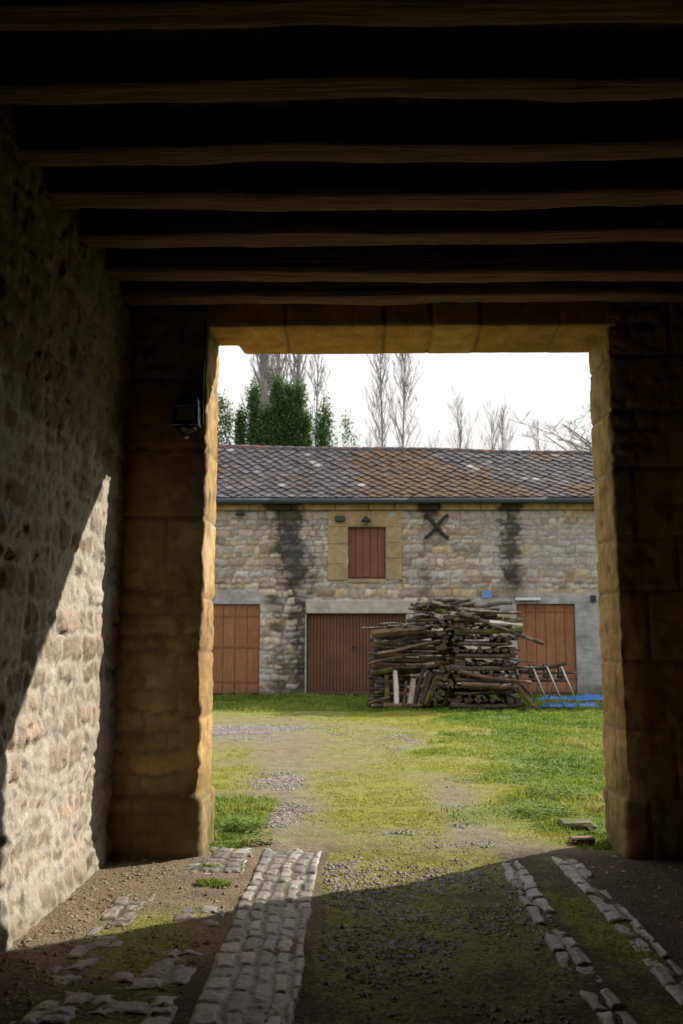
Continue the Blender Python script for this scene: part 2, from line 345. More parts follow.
# ------------------------------------------------------------------ ground
def masks(x, y):
    n = fbm(x*.9, y*.9, 3, 5); n2 = fbm(x*.35, y*.35, 8, 3); n3 = fbm(x*2.2, y*2.2, 31, 3)
    court = sst(6.9, 7.5, y+.3*n)
    grass = court*sst(-.5, 1.1, x-1.35-.05*(y-8)+1.3*n+.5*n3)
    grass = np.maximum(grass, sst(19.0, 20.5, y+.9*n+.4*n2))
    grass = np.maximum(grass, court*(1-sst(-.95, -.65, x+.2*n))*(1-sst(8.6, 9.8, y+.4*n)))
    grass = np.maximum(grass, court*sst(.35, .8, n2+.3*n)*.65)
    tr = np.exp(-((x+.66+.05*(y-7))/.45)**2)+np.exp(-((x-.98)/.26)**2)*(1-sst(9, 12, y))
    gravel = court*tr*(1-sst(9.5, 13, y)*.55)*(.56+.6*n3+.45*n)
    gravel = np.maximum(gravel, court*np.exp(-((y-15.8)/2.4)**2)*np.exp(-((x+2.2)/2.4)**2)*(.58+1.0*n+.7*n3))
    gravel = np.maximum(gravel, court*np.exp(-((y-14.8)/2.2)**2)*np.exp(-((x-.55)/.6)**2)*(.6+.8*n+.6*n3))
    gravel = np.maximum(gravel, np.exp(-((y-7.4)/.7)**2)*sst(-.5, .2, x)*(1-sst(1.2, 1.7, x))*(.28+1.0*n3+.4*n))
    ins = 1-court
    cen = ins*sst(-.3, -.1, x)*(1-sst(1.0, 1.2, x))
    gravel = np.maximum(gravel, cen*(.26+.6*n3+.35*n))
    moss = court*(.84-.42*np.clip(tr, 0, 1)*(1-sst(12, 17, y))-.35*np.exp(-((y-15.8)/3)**2)*np.exp(-((x+2.0)/2.6)**2)+.45*n+.2*n3)
    moss = moss+cen*(.60+.9*n+.4*n3+.35*np.exp(-((x-.0)/.4)**2)*sst(4.4, 6.2, y)+.2*sst(5.6, 6.8, y))
    moss = np.maximum(moss, ins*sst(1.1, 1.25, x)*(1-sst(1.45, 1.6, x))*(.42+.8*n3+.5*n))
    moss = np.maximum(moss, ins*(1-sst(-.95, -.75, x))*(.62+.7*fbm(x*1.7, y*1.7, 44, 3))*sst(-1.65, -1.3, x)*(1-sst(5.4, 5.9, y)))
    moss = np.maximum(moss, ins*(1-sst(-.95, -.75, x))*(.2+.8*n)*sst(-1.3, -1.0, x))
    gravel = gravel*(1-grass*.8)
    return np.clip(grass, 0, 1), np.clip(gravel, 0, 1.2), np.clip(moss, 0, 1)
def gz(x, y):
    near = 1-sst(28, 60, np.hypot(x, y-10))
    z = .018*fbm(x*1.3, y*1.3, 21, 3)+.03*fbm(x*.3, y*.3, 12, 2)*sst(7, 10, y)
    ins = 1-sst(6.9, 7.4, y)
    z = z-.035*ins*np.exp(-((x-.38)/.42)**2)
    return z*near
xs = np.concatenate([[-400, -150, -60, -30, -16], np.arange(-11, -4, .2), np.arange(-4, 7, .04), np.arange(7, 14, .2), [16, 30, 60, 150, 400]])
ys = np.concatenate([[-400, -150, -60, -25, -12], np.arange(-6, 2.5, .15), np.arange(2.5, 9, .028), np.arange(9, 26, .07), np.arange(26, 34, .4), [40, 60, 110, 250, 600]])
X, Y = np.meshgrid(xs, ys)
ga, gv, mo = masks(X, Y)
Zg = gz(X, Y)+(.006*fbm(X*14, Y*14, 5, 3)+.010*np.maximum(gv, .4)*fbm(X*22, Y*22, 6, 2)*.5)*(np.abs(X) < 12)*(Y < 27)*(Y > -5)
me = arr_mesh('ground', np.stack([X, Y, Zg], -1).reshape(-1, 3), grid_faces(len(xs), len(ys)), M['ground'], True, {'grass': ga, 'gravel': gv, 'moss': mo, 'wet_shade': (1-sst(6.9, 7.5, Y))*np.clip(sst(-.35, -.15, X)+(1-sst(4.3, 5.0, Y+.5*fbm(X, Y, 63))), 0, 1)})  # soil darkening mask: passage centre, right side and foreground, damp plus painted shade
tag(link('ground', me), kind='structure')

# ------------------------------------------------------------------ gatehouse
gh = empty('gatehouse', (0, YN, 0))
tag(gh, 'old stone gatehouse passage with dark beamed ceiling and golden stone piers framing the courtyard', 'gatehouse')
zz = np.arange(-.12, 4.42, .025)
def wall_attrs(U, Z, tone, mort, stain=0, plaster=0, moss=0):
    o = np.ones_like(U); return {'tone': tone*o, 'mortar': mort*o, 'stain': np.clip(stain*o, 0, 1), 'plaster': np.clip(plaster*o, 0, 1), 'moss': np.clip(moss*o, 0, 1)}
def side_wall(x, sgn, seed, st):
    yy = np.concatenate([np.arange(-3.5, 2.5, .07), np.arange(2.5, YN+.05, st)])
    z_ = np.arange(-.12, 4.42, st)
    U, Z = np.meshgrid(yy, z_)
    h, mo_, r1, r2 = masonry(U, Z, (.08, .21), (.10, .34), .075, .022, .04, seed)
    pit = sst(.28, .6, fbm(U*9, Z*11, 61, 3)); smear = sst(-.1, .35, fbm(U*1.6, Z*1.6, 66, 3))
    D = h*.016*(.1+1.4*r1)*(1-.7*smear)+.008*smear+.006*fbm(U*5, Z*6, 4)+.013*fbm(U*19, Z*23, 14, 5)-.018*pit*(.4+r2)+.03*fbm(U*.7, Z*.7, 2, 2)+.014*Z+.06*(1-sst(-.1, .35, Z))*(.5+.5*vn(U*2, Z*2))
    lime = .55+.35*fbm(U*1.4, Z*1.4, 33)
    Pp = np.stack([np.full_like(U, x), U, Z], -1); N = np.zeros_like(Pp); N[..., 0] = sgn
    moss = sst(.30, .0, Z) if False else (1-sst(.0, .28, Z+.12*fbm(U*4, Z*4, 9)))*.6
    at = wall_attrs(U, Z, r2, np.clip(mo_*.8+sst(.5, .9, lime)*.25, 0, 1), moss=moss*.5)
    at['bare'] = sst(-.25, .25, Z-2.85+.5*fbm(U*.8, Z*.8, 91, 4)+.35*fbm(U*4, Z*4, 92)+.15*(h-.5))*(.75+.25*r1)  # ragged height line above which the painted shade darkens the wall colour
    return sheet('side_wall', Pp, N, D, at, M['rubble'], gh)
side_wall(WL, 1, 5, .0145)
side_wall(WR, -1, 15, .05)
def pier(corners, seed, courses, side):
    fine = lambda k, p: .022 if (abs(p[0]) < 3.0) else .12
    P2, N2, u = path2(corners, [0, .022, .03, 0], fine)
    if side > 0: N2 = -N2
    z_ = np.arange(-.12, 4.45, .022)
    U, Z = np.meshgrid(u, z_)
    xw = np.broadcast_to(P2[:, 0], U.shape); yw_ = np.broadcast_to(P2[:, 1], U.shape)
    h, mo_, r1, r2 = masonry(U, Z, ln=(.5, .95), wob=.014, joint=.011, edge=.013, seed=seed, courses=courses)
    hr, mr, q1, q2 = masonry(U, Z, (.09, .17), (.12, .34), .05, .016, .03, seed+3)
    ext = sst(YF-.1, YF-.02, yw_)
    # rubble infill patches on the passage face
    pa = sst(.12, .3, fbm(U*1.1+3, Z*.9, seed+7, 3)-.9*ext*0) * (1-sst(YN+.01, YN+.06, yw_))
    if side < 0: pa = np.maximum(pa, sst(-.05, .2, fbm(U*1.5+3, Z*1.3, seed+9, 3))*(1-sst(1.9, 2.3, Z))*(yw_ < YN+.02))*(1-sst(1.9, 2.3, Z))*.9+.8*np.exp(-((xw+1.62)/.13)**2-((Z-3.72)/.16)**2)*(yw_ < YN+.02)
    pa = np.clip(pa, 0, 1)
    pa = np.maximum(pa, sst(3.1, 3.3, np.abs(xw)))
    D = (h*(1-pa)*.015+hr*pa*.018)+.008*fbm(U*3, Z*3, seed+11)+.013*fbm(U*13, Z*12, seed+12)-.014*sst(.3, .6, fbm(U*7, Z*8, seed+13))
    # plinth
    pl = (1-sst(.40, .44, Z+.02*fbm(U*2, Z*0, 1)))
    D = D+pl*(.035 if side < 0 else .02)
    # worn corner
    c1 = np.abs(U-np.hypot(corners[1][0]-corners[0][0], corners[1][1]-corners[0][1]))
    er = np.exp(-(c1/.07)**2)*np.clip(.25+1.0*fbm(U*.5, Z*2.6, seed+20, 4), 0, 1)
    low = 1-sst(1.2, 2.6, Z) if side > 0 else 1-sst(1.6, 2.6, Z)
    D = D-er*(.030+(.045 if side > 0 else .022)*low)*(1-pl*.6)
    if side > 0:
        D = D+.035*(1-sst(.2, .9, Z))*fbm(U*2, Z*2, 61)+.02*np.exp(-((Z-.8)/.1)**2)*0
    Pp = np.stack([xw, yw_, Z], -1); N = np.zeros_like(Pp); N[..., 0] = N2[:, 0]; N[..., 1] = N2[:, 1]
    moss = (1-sst(.15, .75, Z+.35*fbm(U*3, Z*3, 3)))*(.35+.5*vn(U*5, Z*5, 2))
    if side > 0: moss = np.maximum(moss, (1-sst(.3, 1.0, Z+.3*fbm(U*3, Z*3, 3)))*.65*vn(U*4, Z*6, 8))
    tone = np.clip(r2*(1-pa)+q2*pa+.5*fbm(U*2, Z*2, seed+40), 0, 1); mm = mo_*(1-pa)+mr*pa
    pla = np.exp(-((xw+1.62)/.16)**2-((Z-3.72)/.18)**2)*(yw_ < YN+.02) if side < 0 else 0*U
    stain = (.05+.5*sst(.0, .6, fbm(U*1.2, Z*1.0, seed+30)))*(yw_ < YN+.03)+.35*sst(.15, .5, fbm(U*4, Z*4, seed+31))*(yw_ >= YN+.03)
    return sheet('gateway_pier', Pp, N, D, wall_attrs(U, Z, tone, mm, stain=stain, moss=moss, plaster=pla), M['ashlar'], gh)
pier([(WL-.15, YN), (XL, YN), (XL, YF), (-11, YF)], 31, [.42, 1.0, 1.48, 1.9, 2.52, 3.06, 3.62], -1)
pier([(WR+.15, YN), (XR, YN), (XR, YF), (13, YF)], 47, [.42, .92, 1.42, 1.95, 2.36, 2.9, 3.36, 3.80], 1)
# lintel of cut blocks: profile in the y-z plane carried along x
prof, N2, v = path2([(YN, 4.5), (YN, LZ), (YF, LZ-.055), (YF, 4.9)], [0, .02, .03, 0], .022)
xl = np.arange(XL-.06, XR+.07, .022)
U, V = np.meshgrid(xl, v)
joints = np.array([-3, -.55, .24, .62, 1.0, 1.62, 4])
Uj = U+.012*fbm(V*4, U*2, 3)
k = np.clip(np.searchsorted(joints, Uj)-1, 0, 5); d = np.minimum(Uj-joints[k], joints[k+1]-Uj)
h = sst(0.002, .016, d); tone = np.array([.3, .8, .45, .9, .6, .2])[k]
D = -(1-h)*.014+.010*fbm(U*3, V*3, 71)+.006*fbm(U*15, V*15, 72)+np.array([0, .012, .004, .01, 0, .008])[k]
yy = np.broadcast_to(prof[:, 0][:, None], U.shape); zz_ = np.broadcast_to(prof[:, 1][:, None], U.shape)
D = D-np.exp(-((V-.45)/.03)**2)*.012*np.clip(fbm(U*3, V, 9), 0, 1)
Pp = np.stack([U, yy, zz_+.075*(1-sst(-1.0, -.93, U+.02*fbm(V*5, U, 4)))*sst(YN+.15, YN+.4, yy)*(zz_ < LZ+.12)], -1); N = np.zeros_like(Pp); N[..., 1] = -np.abs(N2[:, 0])[:, None]*np.sign(YN+.3-yy); N[..., 2] = np.where((yy > YN+.03) & (yy < YF-.03), -1, 0)
nn = np.linalg.norm(N, axis=2); nn[nn == 0] = 1; N = N/nn[..., None]
sheet('lintel', Pp, N, D, wall_attrs(U, V, tone, 1-h, stain=.2*sst(.2, .6, fbm(U*2, V*2, 90))), M['ochre'], gh)
# ceiling boards, beams, upper storey, rear wall with gate leaves
bm_ = MB(); x = WL-.3
while x < WR+.3:
    wd = random.uniform(.2, .3); bm_.box(x, x+wd-.008, -3.6, YN+.1, 4.36+random.uniform(-.006, .006), 4.40, 0); x += wd
bm_.build('ceiling_boards', M['board'], gh)
for by in [6.66, 6.20, 5.60, 5.07, 4.53, 3.99, 3.45, 2.9, 2.36, 1.8, 1.25, .7, .15, -.4, -.95, -1.5, -2.05, -2.6, -3.15]:
    L = np.linspace(WL-.12, WR+.12, 46); hw = random.uniform(.09, .115); hh = .225
    ang = np.linspace(0, 2*math.pi, 25)
    px_ = np.cos(ang); py_ = np.sin(ang); q = np.maximum(np.abs(px_), np.abs(py_))**.75; px_ = px_/q; py_ = py_/q
    A, LL = np.meshgrid(np.arange(25), L, indexing='ij')
    sd = random.random()*50
    wob = .035*fbm(LL*.7, LL*0+sd, 3, 2); wz = .026*fbm(LL*.9, LL*0+sd+9, 4, 3)
    ro = 1+.10*fbm(LL*1.5, A*.8*0+px_[A]*2+sd, 5, 3)+.06*fbm(LL*6, py_[A]*3+sd, 6, 2)
    Pb = np.stack([LL, by+wob+hw*px_[A]*ro, 4.155+hh/2+wz+hh/2*py_[A]*ro], -1)
    Pb[24] = Pb[0]
    me = arr_mesh('beam', Pb.reshape(-1, 3), grid_faces(46, 25), M['beam'], True)
    link('beam', me, gh)
u_ = MB(); u_.box(-11, 13, -3.9, YF-.12, 4.42, 8.2); u_.build('upper_storey', M['plainwall'], gh)
u_ = MB(); u_.box(-11, WL-.14, -3.9, YF-.15, -.1, 4.41); u_.box(WR+.14, 13, -3.9, YF-.15, -.1, 4.41); u_.box(WL-.14, WR+.14, -3.9, -3.55, -.1, 4.41)
u_.build('rear_wall', M['plainwall'], gh)
for s in (0, 1):
    u_ = MB(); x0 = -.95+s*1.43
    for k in range(7): u_.box(x0+k*.2, x0+k*.2+.194, -3.54, -3.49, .03, 3.1, 0, .006)
    for z in (.4, 1.5, 2.6): u_.box(x0, x0+1.395, -3.488, -3.455, z, z+.14, 0, .01)
    u_.build('gate_leaf', M['darkboard'], gh)

# wall lantern and its conduit on the left pier
lt = empty('wall_lantern', (-1.31, YN-.02, 3.3)); tag(lt, 'black wall lantern with a pale frosted panel high on the left gateway pier', 'wall lantern')
c = MB(); c.box(-1.395, -1.215, YN-.15, YN-.01, 3.36, 3.44, 0, .012); c.box(-1.40, -1.215, YN-.05, YN-.01, 3.22, 3.37, 0, .004)
c.box(-1.405, -1.385, YN-.155, YN-.01, 3.24, 3.37, 0, .003); c.box(-1.23, -1.21, YN-.155, YN-.01, 3.24, 3.37, 0, .003)
c.box(-1.41, -1.205, YN-.16, YN-.01, 3.215, 3.245, 0, .006)
c.tube([(-1.31, YN-.08, 3.215), (-1.31, YN-.08, 3.19), (-1.31, YN-.08, 3.17), (-1.31, YN-.08, 3.145)], [.085, .075, .045, .03], 14, 0, 0); c.build('casing', M['black'], lt)
c = MB(); c.box(-1.384, -1.231, YN-.15, YN-.052, 3.246, 3.369, 0, .01); c.build('frosted_panel', M['frost'], lt)
c = MB(); c.tube([(-1.31, YN-.08, 3.144), (-1.31, YN-.08, 3.125)], [.022, .012], 10, 0, 0); c.build('finial', M['steel'], lt)
c = MB(); c.tube([(-1.195, YN-.03, 3.25), (-1.196, YN-.035, 3.6), (-1.19, YN-.03, 4.1)], .007, 6); tag(c.build('electric_cable', M['black']), 'thin black cable running up the left pier edge from the lantern', 'cable')

# ------------------------------------------------------------------ paving: wheel tracks and loose flags
SV, SF, ST = [], [], []
def cobble(cx, cy, wx, ly, rz=0, hgt=.03, n=14, z=None):
    base = sum(len(a) for a in SV); z0 = float(gz(np.array(cx), np.array(cy))) if z is None else z
    ang = np.linspace(0, 2*math.pi, n, endpoint=False)+random.uniform(0, .3)
    c, s = np.cos(ang), np.sin(ang); q = np.maximum(abs(c), abs(s))**.93; jit = 1+rng.uniform(-.10, .06, n)
    ox, oy = c/q*wx/2*jit, s/q*ly/2*jit
    rings = [(1.06, -.06), (1.02, hgt*.5), (.97, hgt*.85), (.88, hgt), (.4, hgt*1.03)]
    tl = rng.uniform(-.04, .04, 2); v = []
    for sc, hz in rings:
        X_, Y_ = ox*sc, oy*sc; Z_ = z0+hz+tl[0]*X_+tl[1]*Y_+rng.uniform(-.004, .004, n)*(hz > hgt*.4)
        v.append(np.stack([cx+X_*math.cos(rz)-Y_*math.sin(rz), cy+X_*math.sin(rz)+Y_*math.cos(rz), Z_], 1))
    v.append(np.array([[cx, cy, z0+hgt*1.04]])); v = np.concatenate(v)
    f = []
    for r_ in range(4):
        for k in range(n): f.append((base+r_*n+k, base+r_*n+(k+1) % n, base+(r_+1)*n+(k+1) % n, base+(r_+1)*n+k))
    for k in range(0, n, 2): f.append((base+4*n+k, base+4*n+(k+1) % n, base+4*n+(k+2) % n, base+5*n))
    SV.append(v); SF.append(np.array(f)); ST.append(np.full(len(v), random.random()))
def row(x, wdt, y0, y1, lmin, lmax, hgt=.03, gap=.005, drift=0, skip=0.):
    y = y0
    while y < y1:
        l = random.uniform(lmin, lmax)
        if random.random() >= skip:
            cobble(x+drift*(y-y0)+random.uniform(-.008, .008)+.012*math.sin(y*2.3+x*9), y+l/2, wdt*random.uniform(.93, 1.08), l-gap, random.uniform(-.05, .05), hgt+random.uniform(-.007, .007))
        y += l
def flush_stones(name):
    global SV, SF, ST
    me = arr_mesh(name, np.concatenate(SV), np.concatenate(SF), M['cobble'], True, {'tone': np.concatenate(ST)})
    SV, SF, ST = [], [], []; return link(name, me)
def paving(name, x0, x1, courses, y0, y1, ln, hgt, seed, sunk=None, wob=.018, lift=.012):
    xx = np.arange(x0-.05, x1+.05, .0085); yy = np.arange(y0, y1+.06, .0095)
    Xg, Yg = np.meshgrid(xx, yy); sw = .02*np.sin(Yg*1.9+seed)+.012*fbm(Yg*.8, Yg*0, seed, 2)
    if courses is None: h, mo_, r1, r2 = masonry(Yg, Xg+sw, (.08, .16), ln, wob, .012, .022, seed)
    else: h, mo_, r1, r2 = masonry(Yg, Xg+sw, ln=ln, wob=wob, joint=.009, edge=.020, seed=seed, courses=courses)
    e = sst(0, .03, Xg-x0-.02*fbm(Yg*5, Yg*0, seed+6, 2)-.01)*sst(0, .03, x1-Xg-.02*fbm(Yg*5, Yg*0, seed+7, 2)-.01)*sst(0, .1, y1-Yg+.15*fbm(Xg*9, Yg*0, seed))
    sk = (sunk(Xg, Yg, r1) if sunk else 0*Xg)
    Zs = gz(Xg, Yg)+(h*(hgt+.007*(r1-.5))+.004*fbm(Xg*18, Yg*18, seed+1)+.0035*fbm(Xg*50, Yg*50, seed+2, 2)+.005*fbm(Xg*6, Yg*4, seed+4)*h+lift)-(1-e)*.05-sk
    me = arr_mesh(name, np.stack([Xg, Yg, Zs], -1).reshape(-1, 3), grid_faces(len(xx), len(yy)), M['cobble'], True, {'tone': r2, 'mortar': 1-h})
    return tag(link(name, me), kind='structure')
def ends(Xg, Yg, r1): return .05*((r1 > .90)&(Yg > 0))+.02*sst(.2, .5, fbm(Xg*3, Yg*2, 7))
paving('cobbled_track', -.735, -.235, [-.735, -.60, -.505, -.415, -.325, -.235], 2.4, 7.2, (.10, .26), .010, 3, lambda X_, Y_, r: .004*(r > .8)+.010*sst(.25, .5, fbm(X_*4, Y_*2.2, 17)), .038, .008)
paving('stone_edging', 1.40, 1.63, [1.40, 1.535, 1.63], 2.4, 7.0, (.12, .26), .010, 13, lambda X_, Y_, r: .018*(r > .88)+.014*sst(.15, .45, fbm(X_*3, Y_*2, 7)), .045, .007)
paving('sunken_stone_strip', .98, 1.20, [.98, 1.08, 1.2], 2.4, 6.9, (.14, .34), .018, 23, lambda X_, Y_, r: .02*(r > .8)+.02*sst(-.05, .35, fbm(X_*2.5, Y_*2, 9)), .045, .004)
paving('sunken_flagstones', -1.5, -.745, None, 3.3, 7.3, (.08, .20), .010, 33, lambda X_, Y_, r: .022*(r > .62)+.026*sst(.10, .38, fbm(X_*1.8, Y_*1.5, 19)-.5*sst(6.3, 7, Y_)*sst(-1.2, -1.0, X_)), .07, .004)

# pebbles and crumbs
def scatter_lumps(name, n, fx, size, matn, kind, label, cat):
    pts = []
    while len(pts) < n:
        x, y, k = fx(n)
        pts += list(zip(x[k], y[k]))
    pts = np.array(pts[:n]); base = np.array([(0, 0, 1), (1, 0, .1), (.3, .95, .1), (-.8, .6, .1), (-.8, -.6, .1), (.3, -.95, .1), (.0, 0, -.6)])
    fs = np.array([(0, 1, 2), (0, 2, 3), (0, 3, 4), (0, 4, 5), (0, 5, 1), (6, 2, 1), (6, 3, 2), (6, 4, 3), (6, 5, 4), (6, 1, 5)])
    s = size(rng.random(n))*(.7+.09*pts[:, 1]*.5); a = rng.uniform(0, 6.3, n); st = rng.uniform(.6, 1.4, n); fl = rng.uniform(.4, .8, n)
    V = base[None]*(1+rng.uniform(-.25, .25, (n, 7, 1)))*s[:, None, None]; V[..., 0] *= st[:, None]; V[..., 2] *= fl[:, None]
    Xr = V[..., 0]*np.cos(a)[:, None]-V[..., 1]*np.sin(a)[:, None]; Yr = V[..., 0]*np.sin(a)[:, None]+V[..., 1]*np.cos(a)[:, None]
    V = np.stack([Xr+pts[:, 0:1], Yr+pts[:, 1:2], V[..., 2]+gz(pts[:, 0], pts[:, 1])[:, None]+.002], -1)
    F = fs[None]+(np.arange(n)*7)[:, None, None]
    tag(link(name, arr_mesh(name, V.reshape(-1, 3), F.reshape(-1, 3), M[matn], False)), label, cat, kind=kind)
def f1(n):
    x = rng.uniform(-4, 2.6, n); y = rng.uniform(2.8, 18, n)**1.0; _, gv_, _ = masks(x, y)
    return x, y, (gv_ > np.where(y > 7, .45, .12)+.3*rng.random(n))&(rng.random(n) < np.clip((9/y)**1.6, 0, 1))&((x > -.22)|(y > 7.3))
scatter_lumps('gravel', 13000, f1, lambda r: .004+.017*r**3.2, 'pebble', 'stuff', 'loose grey gravel lying along the drive and the passage floor', 'gravel')
def f2(n):
    x = rng.uniform(-1.75, 2.7, n); y = rng.uniform(3.2, 7, n); return x, y, ((x < -.75)|(x > 1.65))&(rng.random(n) < .3+.7*sst(-1.2, -1.6, x)*1.0)
scatter_lumps('earth_crumbs', 2600, f2, lambda r: .004+.018*r**4, 'dirtpeb', 'stuff', 'brown crumbs of earth and small stones strewn beside the passage walls', 'rubble')

# ------------------------------------------------------------------ grass
def blades(name, x, y, hgt, wid, tone, matn, lean=.5):
    n = len(x); a = rng.uniform(0, 2*math.pi, n); la = rng.uniform(0, 2*math.pi, n); le = hgt*lean*rng.random(n); z = gz(x, y)-.003
    dx, dy = np.cos(a)*wid/2, np.sin(a)*wid/2
    V = np.stack([np.stack([x-dx, y-dy, z], 1), np.stack([x+dx, y+dy, z], 1),
                  np.stack([x+np.cos(la)*le*.35+dx*.7, y+np.sin(la)*le*.35+dy*.7, z+hgt*.6], 1),
                  np.stack([x+np.cos(la)*le, y+np.sin(la)*le, z+hgt], 1)], 1).reshape(-1, 3)
    F = (np.arange(n)[:, None]*4+np.array([0, 1, 2, 3])[None])
    return arr_mesh(name, V, F, M[matn], False, {'tone': np.repeat(tone, 4)})
N_ = 520000
x = rng.uniform(-9, 11, N_); y = 7.2+18*rng.random(N_)**1.5
ga_, gv_, mo_ = masks(x, y)
k = (ga_ > .2+.7*rng.random(N_))&(fbm(x*1.2, y*1.2, 54, 4) > -.75+.7*rng.random(N_))&(np.abs(x-1.2) < 1.5+y*.45)
x, y, g_ = x[k], y[k], ga_[k]; print('grass', len(x))
cl = fbm(x*1.8, y*1.8, 51, 3); cl2 = fbm(x*7, y*7, 52, 2)
hg = (.014+.042*np.clip(.35+1.2*cl2+.6*cl, 0, 1.5))*(.6+.6*rng.random(len(x)))*(.8+.03*y)
tag(link('grass', blades('grass', x, y, hg, (.005+.0009*y)*(.7+.8*rng.random(len(x))), np.clip(.36+.35*cl+.25*cl2+.5*fbm(x*.6, y*.6, 53, 3)+rng.normal(0, .17, len(x)), 0, 1), 'grass', .9)), 'short green grass growing over the courtyard right of the drive and before the barn', 'grass', kind='stuff')
N_ = 420000
x = rng.uniform(-6, 7, N_); y = 2.6+18*rng.random(N_)**1.3
ga_, gv_, mo_ = masks(x, y)
k = (mo_ > .5+.35*rng.random(N_))&(ga_ < .6)&(gv_ < .55+.3*rng.random(N_))&(np.abs(x-1.0) < 1.0+y*.42)&(x > WL+.05)&(x < 6)
x, y = x[k], y[k]; cl = fbm(x*3, y*3, 58, 3)
kk = cl > -.25; x, y, cl = x[kk], y[kk], cl[kk]
tag(link('moss', blades('moss', x, y, .006+.012*rng.random(len(x))*(1+cl), (.006+.0009*y)*(.8+.6*rng.random(len(x))), np.clip(.5+.4*cl+rng.normal(0, .15, len(x)), 0, 1), 'mossb', 1.3)), 'yellow green moss cushioning the drive between the wheel tracks', 'moss', kind='stuff')
def tuft(px, py, n, r, h, label, tone=.45):
    a = rng.uniform(0, 6.3, n); q = r*np.sqrt(rng.random(n)); x = px+q*np.cos(a); y = py+q*np.sin(a)*.6
    me = blades('grass_tuft', x-px, y-py, h*(.5+.7*rng.random(n)), np.full(n, .007), np.clip(tone+rng.normal(0, .2, n), 0, 1), 'grass', 1.0)
    tag(link('grass_tuft', me, loc=(px, py, float(gz(np.array(px), np.array(py))))), label, 'grass tuft')
tuft(-.93, 6.15, 420, .12, .05, 'bright green grass tuft among the flagstones beside the cobbled track')
tuft(-1.0, 6.62, 120, .07, .045, 'small grass tuft between flagstones in front of the left pier')
tuft(-1.25, 5.3, 60, .06, .03, 'tiny pale tuft on the brown earth near the left wall', .6)
def weeds(px, py, n, r, label, sc=1):
    mb = MB()
    for i in range(n):
        a = random.uniform(0, 6.3); q = r*math.sqrt(random.random()); x, y = q*math.cos(a), q*math.sin(a); z = random.uniform(.01, .09)*sc
        b_ = random.uniform(0, 6.3); L = random.uniform(.025, .05)*sc; W = L*.45; t = random.uniform(-.1, .5)
        c, s = math.cos(b_), math.sin(b_)
        mb.add([(x, y, z), (x+c*L*.5-s*W, y+s*L*.5+c*W, z+t*L*.6), (x+c*L, y+s*L, z+t*L*.7), (x+c*L*.5+s*W, y+s*L*.5-c*W, z+t*L*.6)], [(0, 1, 2, 3)])
    me = mb.build('weeds', M['grass'], loc=(px, py, 0)); at = me.data.attributes.new('tone', 'FLOAT', 'POINT')
    at.data.foreach_set('value', np.repeat(np.clip(rng.normal(.38, .2, n), 0, .85), 4).astype(np.float32)); tag(me, label, 'weeds', kind='stuff')
weeds(-.93, 7.95, 260, .20, 'leafy green weeds at the courtyard foot of the left pier')
weeds(-.75, 7.4, 90, .12, 'low dark weeds by the end of the cobbled track')
weeds(1.75, 8.6, 260, .28, 'broad leafy weeds in the grass before the mossy slab', 1)
weeds(2.05, 9.6, 300, .35, 'patch of leafy weeds further out by the right pier', 1)
weeds(2.0, 7.78, 80, .12, 'small weeds squeezed against the right pier foot', .8)
weeds(1.3, 10.6, 200, .3, 'thin leafy weeds at the grass edge beyond the slab', .8)

mb = MB(); mb.box(1.74, 2.02, 7.9, 8.12, 0, .055, 0, .02, .012); tag(mb.build('stone_slab', M['slab']), 'mossy rectangular stone slab in the grass behind the right pier foot', 'stone slab')
mb = MB(); mb.box(1.68, 1.86, 7.36, 7.47, .0, .045, 0, .012, .008); tag(mb.build('broken_brick', M['brick']), 'flat reddish broken brick in front of the right pier foot', 'brick')

# ------------------------------------------------------------------ barn
barn = empty('stone_barn', (1.4, YB, 0))
tag(barn, 'long low stone barn with diamond tiled roof and red brown doors across the courtyard', 'barn')
BX0, BX1, EZ = -10.0, 13.0, 5.46
opens = {'left': (-4.35, -2.65, 0.0, 2.51), 'garage': (-1.40, 1.47, 0.0, 2.24), 'shut': (-.2, .85, 3.2, 4.66), 'right': (4.45, 6.07, .03, 2.51)}
u = np.arange(BX0, BX1, .035); z_ = np.arange(-.1, EZ, .033)
for a in opens.values(): u = u[(abs(u-a[0]) > .012)&(abs(u-a[1]) > .012)]; z_ = z_[(abs(z_-a[2]) > .012)&(abs(z_-a[3]) > .012)]
u = np.unique(np.concatenate([u]+[np.array(a[:2]) for a in opens.values()])); z_ = np.unique(np.concatenate([z_]+[np.array(a[2:]) for a in opens.values()]))
U, Z = np.meshgrid(u, z_)
h, mo_, r1, r2 = masonry(U, Z, (.10, .25), (.14, .50), .075, .022, .045, 88)
n_ = fbm(U*.8, Z*.8, 101, 4); n2_ = fbm(U*2.6, Z*2.6, 103, 4)
D = h*.03*(.4+r1)+.012*n2_
pl = .45*sst(.05, .4, n_+.35*sst(2.2, 4.2, U)+.25*(1-sst(-3.2, -2.2, U)))
pl = np.maximum(pl, .95*sst(4.2, 4.45, U+.08*n2_)*(1-sst(2.74, 2.84, Z+.05*n2_)))
pl = np.maximum(pl, .9*(1-sst(-2.6, -2.45, U))*(1-sst(2.78, 2.95, Z+.12*n2_))*sst(2.4, 2.5, Z))
pl = np.maximum(pl, .9*(1-sst(2.62, 2.7, Z+.05*n2_))*sst(2.3, 2.5, U)*(1-sst(4.3, 4.6, U))*sst(2.3, 2.4, Z))
D = D*(1-pl*.8)+.02*pl
